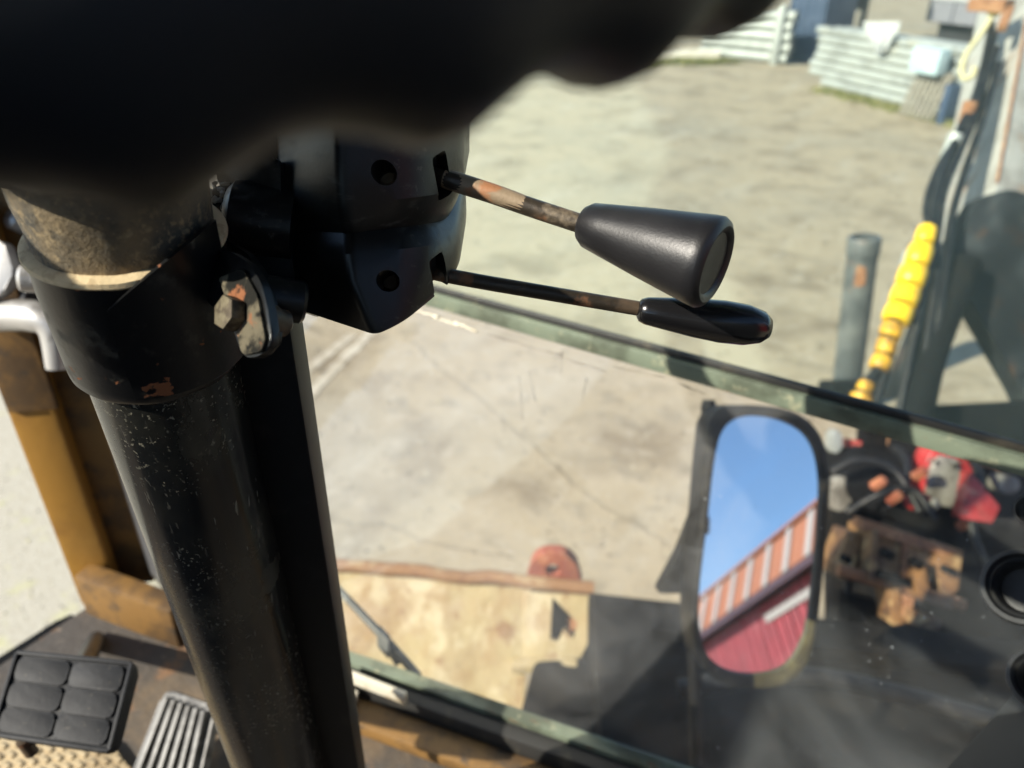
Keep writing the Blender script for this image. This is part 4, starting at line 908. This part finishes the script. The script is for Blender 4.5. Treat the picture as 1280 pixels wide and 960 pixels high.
for pts, rr in ((((1040, 590, 2.3), (1075, 575, 2.28), (1120, 590, 2.26), (1150, 640, 2.2)), .012), (((1060, 640, 2.25), (1100, 618, 2.2), (1140, 612, 2.2), (1170, 650, 2.15)), .010),
                (((1205, 560, 2.3), (1225, 600, 2.2), (1215, 660, 2.15), (1240, 720, 2.1)), .012), (((1120, 560, 2.4), (1135, 580, 2.3), (1128, 620, 2.25)), .014), (((1080, 690, 2.1), (1060, 740, 2.0), (1090, 790, 1.95)), .011)):
    obj('feed_hose', tube(B(), [P(*p) for p in pts], rr, 10, 7), 'hose', rh)
for px_k, py_k in ((1098, 604), (1118, 622), (1164, 632), (1210, 620), (1150, 592), (1206, 655)):
    obj('union_nut', lathe(B(), P(px_k, py_k, 2.2), cv(.3, .5, -.8), [(-.02, 0), (-.02, .016), (.02, .016), (.024, .01), (.024, 0)], 6), 'greycap' if px_k % 4 == 0 else 'redrust', rh, smooth=False)

# ================================================================== BOOM, HOSES, POST
bt, bb_ = P(1288, 0, 3.3), P(1241, 258, 2.82)
boom = thing('excavator_boom', P(1240, 560, 2.4), 'weathered grey excavator boom with rusty seam at the right edge of the view', 'boom')
bax = (bt-bb_).normalized()
fa = (cv(-.08, 0, 1.0)); fa = (fa-bax*fa.dot(bax)).normalized(); fb = bax.cross(fa)
if fb.dot(RT) < 0: fb = -fb
topp = bb_+bax*3.2
def bx_(o, s): return o+fa*s
sec = lambda o, k: [o, o+fa*.34*k, o+fa*.34*k+fb*.34*k, o+fb*.34*k]
bm = B(); s_lo, s_hi = sec(bb_-bax*.05, 1.0), sec(topp, 1.05)
va_ = [bm.verts.new(p) for p in s_lo]; vb_ = [bm.verts.new(p) for p in s_hi]
for k in range(4): bm.faces.new((va_[k], va_[(k+1) % 4], vb_[(k+1) % 4], vb_[k]))
bm.faces.new(va_); bm.faces.new(vb_); bev(bm, va_+vb_, .012, 2)
obj('boom_plate', bm, 'boom', boom)
bm = B(); tube(bm, [bb_-(fa+fb)*.001+bax*(.12+.05*k) for k in range(60)], [.0055+.002*noise.noise(V((k*.9, 0, 0))) for k in range(60)], 8); obj('weld_seam', bm, 'rusted', boom)
bm = B(); tube(bm, [P(1208, 330, 2.66), P(1162, 450, 2.5), P(1128, 590, 2.4)], [.05, .048, .06], 20, 6); obj('boom_cylinder', bm, 'deck', boom)  # shade over this boom leg is put into its black
bm = B(); prism(bm, rounded([P(x, y, d) for x, y, d in ((1188, 312, 2.74), (1226, 246, 2.74), (1262, 236, 2.74), (1350, 262, 2.72), (1350, 560, 2.62), (1312, 560, 2.62), (1278, 486, 2.64), (1211, 372, 2.69), (1172, 480, 2.64), (1118, 500, 2.64))], .02, 3), FW*.10, .008); obj('boom_foot', bm, 'foot', boom)  # cab shadow across the lower boom is put into this dark part
bm = B(); prism(bm, rounded([P(x, y, 2.55) for x, y in ((1090, 512), (1330, 500), (1330, 590), (1085, 560))], .02, 3), FW*.10, .01); obj('foot_crossbeam', bm, 'deck', boom)
bm = B(); bar(bm, P(1216, 5, 3.3), P(1262, 8, 3.2), .10, .05, bevel=.006); obj('boom_bracket', bm, 'rusted', boom)
bm = B(); bar(bm, P(1262, 10, 3.2), P(1252, 36, 3.15), .035, .03, bevel=.004); obj('bracket_tab', bm, 'rusted', boom)
bm = B(); bar(bm, P(1140, 318, 2.62), P(1126, 384, 2.56), .06, .05, bevel=.01); obj('hose_clamp', bm, 'pipe', boom)

hs = thing('hydraulic_hoses', P(1100, 560, 2.45), 'bundle of black hydraulic hoses looping down the left side of the grey boom', 'hoses')
for pts in (((1240, 30, 3.3), (1222, 110, 3.1), (1196, 170, 2.95), (1172, 235, 2.75), (1160, 300, 2.62), (1120, 420, 2.5), (1085, 540, 2.42)),
            ((1243, 40, 3.28), (1224, 130, 3.05), (1200, 190, 2.88), (1180, 240, 2.74), (1170, 300, 2.62), (1150, 380, 2.52), (1120, 540, 2.42)),
            ((1246, 60, 3.2), (1212, 150, 3.0), (1176, 205, 2.86), (1158, 262, 2.7), (1172, 320, 2.6), (1160, 420, 2.5), (1140, 560, 2.42)),
            ((1248, 80, 3.15), (1228, 150, 2.98), (1206, 215, 2.84), (1190, 270, 2.7), (1182, 330, 2.6), (1170, 420, 2.5), (1150, 560, 2.42))):
    obj('hose', tube(B(), [P(*p) for p in pts], .014, 12, 7), 'hose', hs)
obj('hose_fitting', lathe(B(), P(1196, 168, 2.94), cv(-.3, -1, .2), [(0, 0), (0, .03), (.10, .03), (.11, .02), (.11, 0)], 12), 'pipe', hs)
obj('hose_fitting', lathe(B(), P(1214, 128, 3.02), cv(-.2, -1, .2), [(0, 0), (0, .028), (.08, .028), (.09, .02), (.09, 0)], 12), 'rusted', hs)

yg = thing('yellow_hose_guard', P(1078, 505, 2.45), 'bright yellow segmented spiral guard wrapped on a hose beside the black post', 'hose guard')
path = [V((1163, 276, 2.60)), V((1158, 292, 2.585)), V((1149, 320, 2.56)), V((1139, 347, 2.54)), V((1131, 371, 2.52)), V((1122, 395, 2.50)), V((1113, 414, 2.49)), V((1108, 434, 2.48)), V((1102, 455, 2.47)), V((1090, 472, 2.46)), V((1080, 482, 2.455)), V((1076, 500, 2.45))]
rad = [9, 13, 16, 18, 18, 18, 14, 13, 13, 8, 10, 14]
for k in range(1, len(path)):
    if k == 9: continue
    a = P(*path[k].lerp(path[k-1], .41)); b = P(*(path[k].lerp(path[k+1], .41) if k+1 < len(path) else path[k]+(path[k]-path[k-1])*.5))
    d = (b-a); L_ = d.length; r = rad[k]*2.5/F
    bm = B(); lathe(bm, a, d, [(0, r*.5), (0, r*.86), (L_*.06, r*.94), (L_*.5, r*.98), (L_*.93, r*.93), (L_, r*.84), (L_, r*.5), (0, r*.5)], 18)
    obj('guard_segment', bm, 'yellow' if k < 6 else 'yellow_old', yg)
obj('inner_hose', tube(B(), [P(*p) for p in path], .018, 12, 3), 'hose', yg)

pb0 = AZ(1056, 500, 0); pt0 = P(1081, 296, (pb0-CAM).dot(FW)-.42)
post = thing('steel_post', pb0, 'dark grey upright steel post with a rust patch, left of the yellow hose guard', 'post')
pax = (pt0-pb0).normalized(); pl = (pt0-pb0).length
obj('post_tube', lathe(B(), pb0, pax, [(0, 0), (0, .078), (pl-.09, .078), (pl-.09, .084), (pl-.01, .084), (pl, .078), (pl, .062), (pl-.06, .06), (pl-.06, 0)], 32), 'post', post)
bm = B(); box(bm, pb0+pax*.06, (RT, FW, pax), (.12, .12, .07), .02); obj('post_base', bm, 'deck', post)
pr = (CAM-pt0); pr = (pr-pax*pr.dot(pax)).normalized()
obj('rust_patch', prism(B(), rounded([pb0+pax*(pl-.25+dy)+pr*.077+pax.cross(pr)*dx for dx, dy in ((-.025, 0), (.028, .01), (.024, .11), (-.022, .12))], .012, 3), pr*.003), 'rusted', post)

# rope hanging from the boom
rope = thing('hanging_rope', P(1242, 14, 3.25), 'pale yellow rope hanging in a loop from the rusty boom bracket', 'rope')
obj('rope_strand', tube(B(), [P(x, y, d) for x, y, d in ((1243, 8, 3.25), (1236, 28, 3.25), (1222, 48, 3.27), (1208, 68, 3.28), (1202, 88, 3.28), (1206, 98, 3.27), (1216, 94, 3.25), (1218, 84, 3.25))], .012, 10, 6), mat('pale_rope', (0.45, 0.42, 0.25), 0.9), rope)
obj('rope_knot', lathe(B(), P(1243, 11, 3.24), UP, [(-.03, 0), (-.025, .022), (0, .03), (.025, .02), (.03, 0)], 14), mat('yellow_knot', (0.5, 0.45, 0.12), 0.8), rope)

# ================================================================== YARD EDGE
p0 = AZ(1016, 108, 0); p1 = AZ(1200, 155, 0); pdv = (p1-p0).normalized(); pnn = V((0, 0, 1)).cross(pdv)
if pnn.dot(CAM-p0) < 0: pnn = -pnn
PR = .067
LEN = 6.0
bm = B(); lathe(bm, (0, 0, 0), (1, 0, 0), [(0, PR*.86), (0, PR), (LEN, PR), (LEN, PR*.86), (0, PR*.86)], 20); pme = mesh_of(bm, 'pipe')
Pm = Matrix((pdv, pnn, pdv.cross(pnn))).transposed().to_4x4()
names = ['lowest', 'second lowest', 'third lowest', 'middle', 'third from the top', 'second from the top', 'topmost']
for k in range(7):
    o = inst('steel_pipe', pme, Matrix.Translation(p0 + pdv*(random.uniform(-.14, .10)+(.35 if k == 0 else 0)) + V((0, 0, PR+.05+k*PR*2.02)) + pnn*random.uniform(-.02, .02)) @ Pm)
    tag(o, 'pale galvanised pipe, %s of the tall stack at the yard edge' % names[k], 'pipe', 'pipes in the tall stack')
for k in range(2):
    o = inst('steel_pipe', pme, Matrix.Translation(p0 - pnn*(.19+.16*k) + pdv*(.1+.1*k) + V((0, 0, PR+.02+6.3*PR*2))) @ Pm)
    tag(o, 'pale galvanised pipe lying %s the topmost pipe of the tall stack' % ('directly behind', 'in the second row behind')[k], 'pipe', 'pipes behind the tall stack')
# stakes that hold the stack
for t_, hgt, lab in ((.25, 1.25, 'pale timber stake holding the left end of the tall pipe stack'), (4.6, 1.3, 'pale timber stake holding the right end of the tall pipe stack')):
    bm = B(); bar(bm, p0+pdv*t_-pnn*.48, p0+pdv*t_-pnn*.48+V((0, 0, hgt)), .09, .09, up=pdv, bevel=.01)
    tag(obj('timber_stake', bm, 'wood', loc=p0+pdv*t_-pnn*.48), lab, 'stake')
# pole behind
q0_ = AZ(1052, 60, 0); q1_ = P(1072, -60, (q0_-CAM).dot(FW))
bm = B(); tube(bm, [q0_, q1_], .13, 16); tag(obj('pale_pole', bm, 'pipe', loc=q0_), 'pale round pole standing behind the left end of the pipe stack', 'pole')
# white sheet over the pipes
def onstack(px, py, o): return ON(px, py, p0+pnn*(PR+o), pnn)
bm = B(); gx, gy = 12, 10; W = {}
for i in range(gx+1):
    for j in range(gy+1):
        u = i/gx-.5; v = j/gy
        x = 1103 + u*(46*(1-v**1.6*.85)) - 2*v; y = 27 + v*42
        W[i, j] = bm.verts.new(onstack(x, y, .012 + .045*math.sin(u*17+v*2)*(.4+v*.6)+.03))
for i in range(gx):
    for j in range(gy): bm.faces.new((W[i, j], W[i+1, j], W[i+1, j+1], W[i, j+1]))
e_ = bmesh.ops.extrude_face_region(bm, geom=bm.faces[:]); bmesh.ops.translate(bm, verts=[v for v in e_['geom'] if isinstance(v, bmesh.types.BMVert)], vec=pnn*.012)
tag(obj('plastic_sheet', bm, 'white', loc=onstack(1103, 68, 0)), 'white plastic sheet draped in a point over the tall pipe stack', 'sheet')
# pallet leaning on the pipes with pale sheet
pal = thing('wooden_pallet', AZ(1152, 141, 0), 'grey wooden pallet leaning upright against the tall pipe stack', 'pallet')
pt_ = (AZ(1128, 142, 0)-p0).dot(pdv)
def pal_pt(x, h, o=0): return p0 + pdv*(pt_+x+.06*h) + pnn*(.34-.24*h+o) + V((0, 0, h))
for k in range(7):
    bm = B(); bar(bm, pal_pt(.05+k*.098, .01), pal_pt(.05+k*.098, .66), .07, .018, up=pnn, bevel=.004); obj('slat', bm, 'wood', pal)
for h_ in (.08, .34, .6):
    bm = B(); bar(bm, pal_pt(0, h_, -.035), pal_pt(.70, h_, -.035), .045, .045, bevel=.004); obj('runner', bm, 'wood', pal)
bm = B(); a = AZ(1139, 137, 0)
c_ = onstack(1162, 76, .22); box(bm, c_, (pdv, pnn, (0, 0, 1)), (.27, .10, .17), .03); tag(obj('pale_bundle', bm, 'bluewhite', loc=c_-V((0, 0, .17))), 'pale blue wrapped bundle resting above the wooden pallet', 'bundle')
bm = B(); a = p0+pdv*(pt_+.82)+pnn*.22; box(bm, a+V((0, 0, .27)), (pdv, pnn, (0, 0, 1)), (.05, .12, .27), .01); tag(obj('blue_shade_block', bm, 'blue', loc=a), 'narrow dark blue crate standing in for shade beside the pallet', 'block')  # dark blue block added where the pallet's side shade falls
# second, lower stack to the left
s0_ = AZ(905, 73, 0); s1_ = AZ(968, 80, 0); sdv = (s1_-s0_).normalized(); snn = V((0, 0, 1)).cross(sdv)
if snn.dot(CAM-s0_) < 0: snn = -snn
sl_ = (s1_-s0_).length
bm = B(); lathe(bm, (0, 0, 0), (1, 0, 0), [(0, .08), (0, .1), (sl_+.9, .1), (sl_+.9, .08), (0, .08)], 18); pme2 = mesh_of(bm, 'pipe')
Sm = Matrix((sdv, snn, sdv.cross(snn))).transposed().to_4x4()
for k, nm in enumerate(('lowest', 'second', 'third', 'fourth', 'topmost')):
    o = inst('steel_pipe', pme2, Matrix.Translation(s0_ + sdv*(-.6+random.uniform(-.1, .1)) + V((0, 0, .12+k*.205))) @ Sm)
    tag(o, 'pale pipe, %s of the low stack beside the steering wheel rim' % nm, 'pipe', 'pipes in the low stack')
bm = B(); bar(bm, s1_+snn*.13+sdv*.05, s1_+snn*.13+sdv*.05+V((0, 0, 1.15)), .16, .12, up=snn, bevel=.01); tag(obj('concrete_stake', bm, 'pipe', loc=s1_), 'pale upright stake at the right end of the low stack', 'stake')
bl0 = AZ(985, 76, 0); bm = B(); box(bm, bl0+V((0, 0, 1.3))-snn*.8+sdv*.2, (sdv, snn, (0, 0, 1)), (.42, .7, 1.3), .02)
bcon = thing('blue_container', bl0, 'dark blue steel container between the two pipe stacks', 'container'); obj('container_wall', bm, 'blue', bcon)
for k in range(5):
    bm = B(); bar(bm, bl0-snn*.092+sdv*(-.16+.17*k)+V((0, 0, .1)), bl0-snn*.092+sdv*(-.16+.17*k)+V((0, 0, 2.5)), .04, .05, up=snn); obj('container_rib', bm, 'blue', bcon, smooth=False)
# grey trailer body behind the pipes
g0 = AZ(1080, 60, 0)-pnn*2.2; tr_ = thing('grey_trailer', g0+pdv*2, 'grey lilac trailer body standing behind the tall pipe stack', 'trailer')
bm = B(); box(bm, g0+pdv*2.6+V((0, 0, 1.45))-pnn*1.2, (pdv, pnn, (0, 0, 1)), (3.2, 1.2, .95), .03); obj('trailer_body', bm, 'greywall', tr_)
bm = B(); bar(bm, g0+pdv*-.5+V((0, 0, 1.06))+pnn*.02, g0+pdv*5.7+V((0, 0, 1.06))+pnn*.02, .06, .09, up=V((0, 0, 1))); obj('trailer_rail', bm, 'white', tr_)
for k in range(9):
    bm = B(); a = g0+pdv*(-.5+k*.75)+pnn*.025; bar(bm, a+V((0, 0, .55)), a+V((0, 0, 1.0)), .04, .06, up=pnn); obj('trailer_rib', bm, 'greywall', tr_, smooth=False)
bm = B(); box(bm, g0+pdv*2.6+V((0, 0, .30))-pnn*1.2, (pdv, pnn, (0, 0, 1)), (3.0, .9, .2)); obj('trailer_underframe', bm, 'dark', tr_, smooth=False)
for k in (1.2, 2.3, 4.6):
    bm = B(); lathe(bm, g0+pdv*k+V((0, 0, .42))-pnn*.35, pnn, [(0, 0), (0, .3), (.02, .42), (.22, .42), (.24, .3), (.2, .28), (.2, 0)], 28); obj('wheel', bm, 'rubber', tr_)
# dark shed put in for the shade behind the blue container
bm = B(); box(bm, AZ(1016, 62, 0)-snn*1.0+V((0, 0, 1.4)), (sdv, snn, (0, 0, 1)), (.5, .5, 1.4), .02); tag(obj('shade_backdrop', bm, 'dark', loc=AZ(1016, 62, 0)-snn*1.0), 'dark shed standing in for shade between blue container and grey trailer', 'backdrop')
# kerb and grass
k0, k1 = AZ(780, 70, 0), AZ(900, 73, 0)
bm = B(); bar(bm, k0+V((0, 0, .08)), k1+V((0, 0, .08)), .3, .16, bevel=.02); tag(obj('kerb', bm, 'kerb'), 'pale concrete kerb at the far yard edge', kind='structure')
gb = B()
def blades(a, b, w, n, hmax, nrm):
    for k in range(n):
        p = a.lerp(b, random.random()) + nrm*random.gauss(0, w); h = random.uniform(.3, 1)*hmax; an_ = random.random()*6.28
        d = V((math.cos(an_), math.sin(an_), 0))*.014; l = V((random.gauss(0, .4), random.gauss(0, .4), 0))*h
        gb.faces.new([gb.verts.new(q) for q in (p-d-V((0, 0, .03)), p+d-V((0, 0, .03)), p+l+V((0, 0, h)))])
blades(AZ(1030, 112, 0), AZ(1260, 172, 0), .15, 3800, .12, pnn); blades(AZ(820, 79, 0), AZ(905, 81, 0), .25, 2600, .16, pnn)
tag(obj('grass', gb, 'grass', smooth=False), 'thin green grass along the foot of the pipe stack', kind='stuff')
# small stones in the grass
st = B()
for k in range(60):
    p = AZ(1030, 108, 0).lerp(AZ(1130, 136, 0), random.random())+pnn*random.gauss(.05, .08); bmesh.ops.create_icosphere(st, subdivisions=1, radius=random.uniform(.02, .06), matrix=Matrix.Translation(p+V((0, 0, .01))))
tag(obj('rubble', st, 'kerb', smooth=False), 'pale rubble at the foot of the pipe stack', kind='stuff')
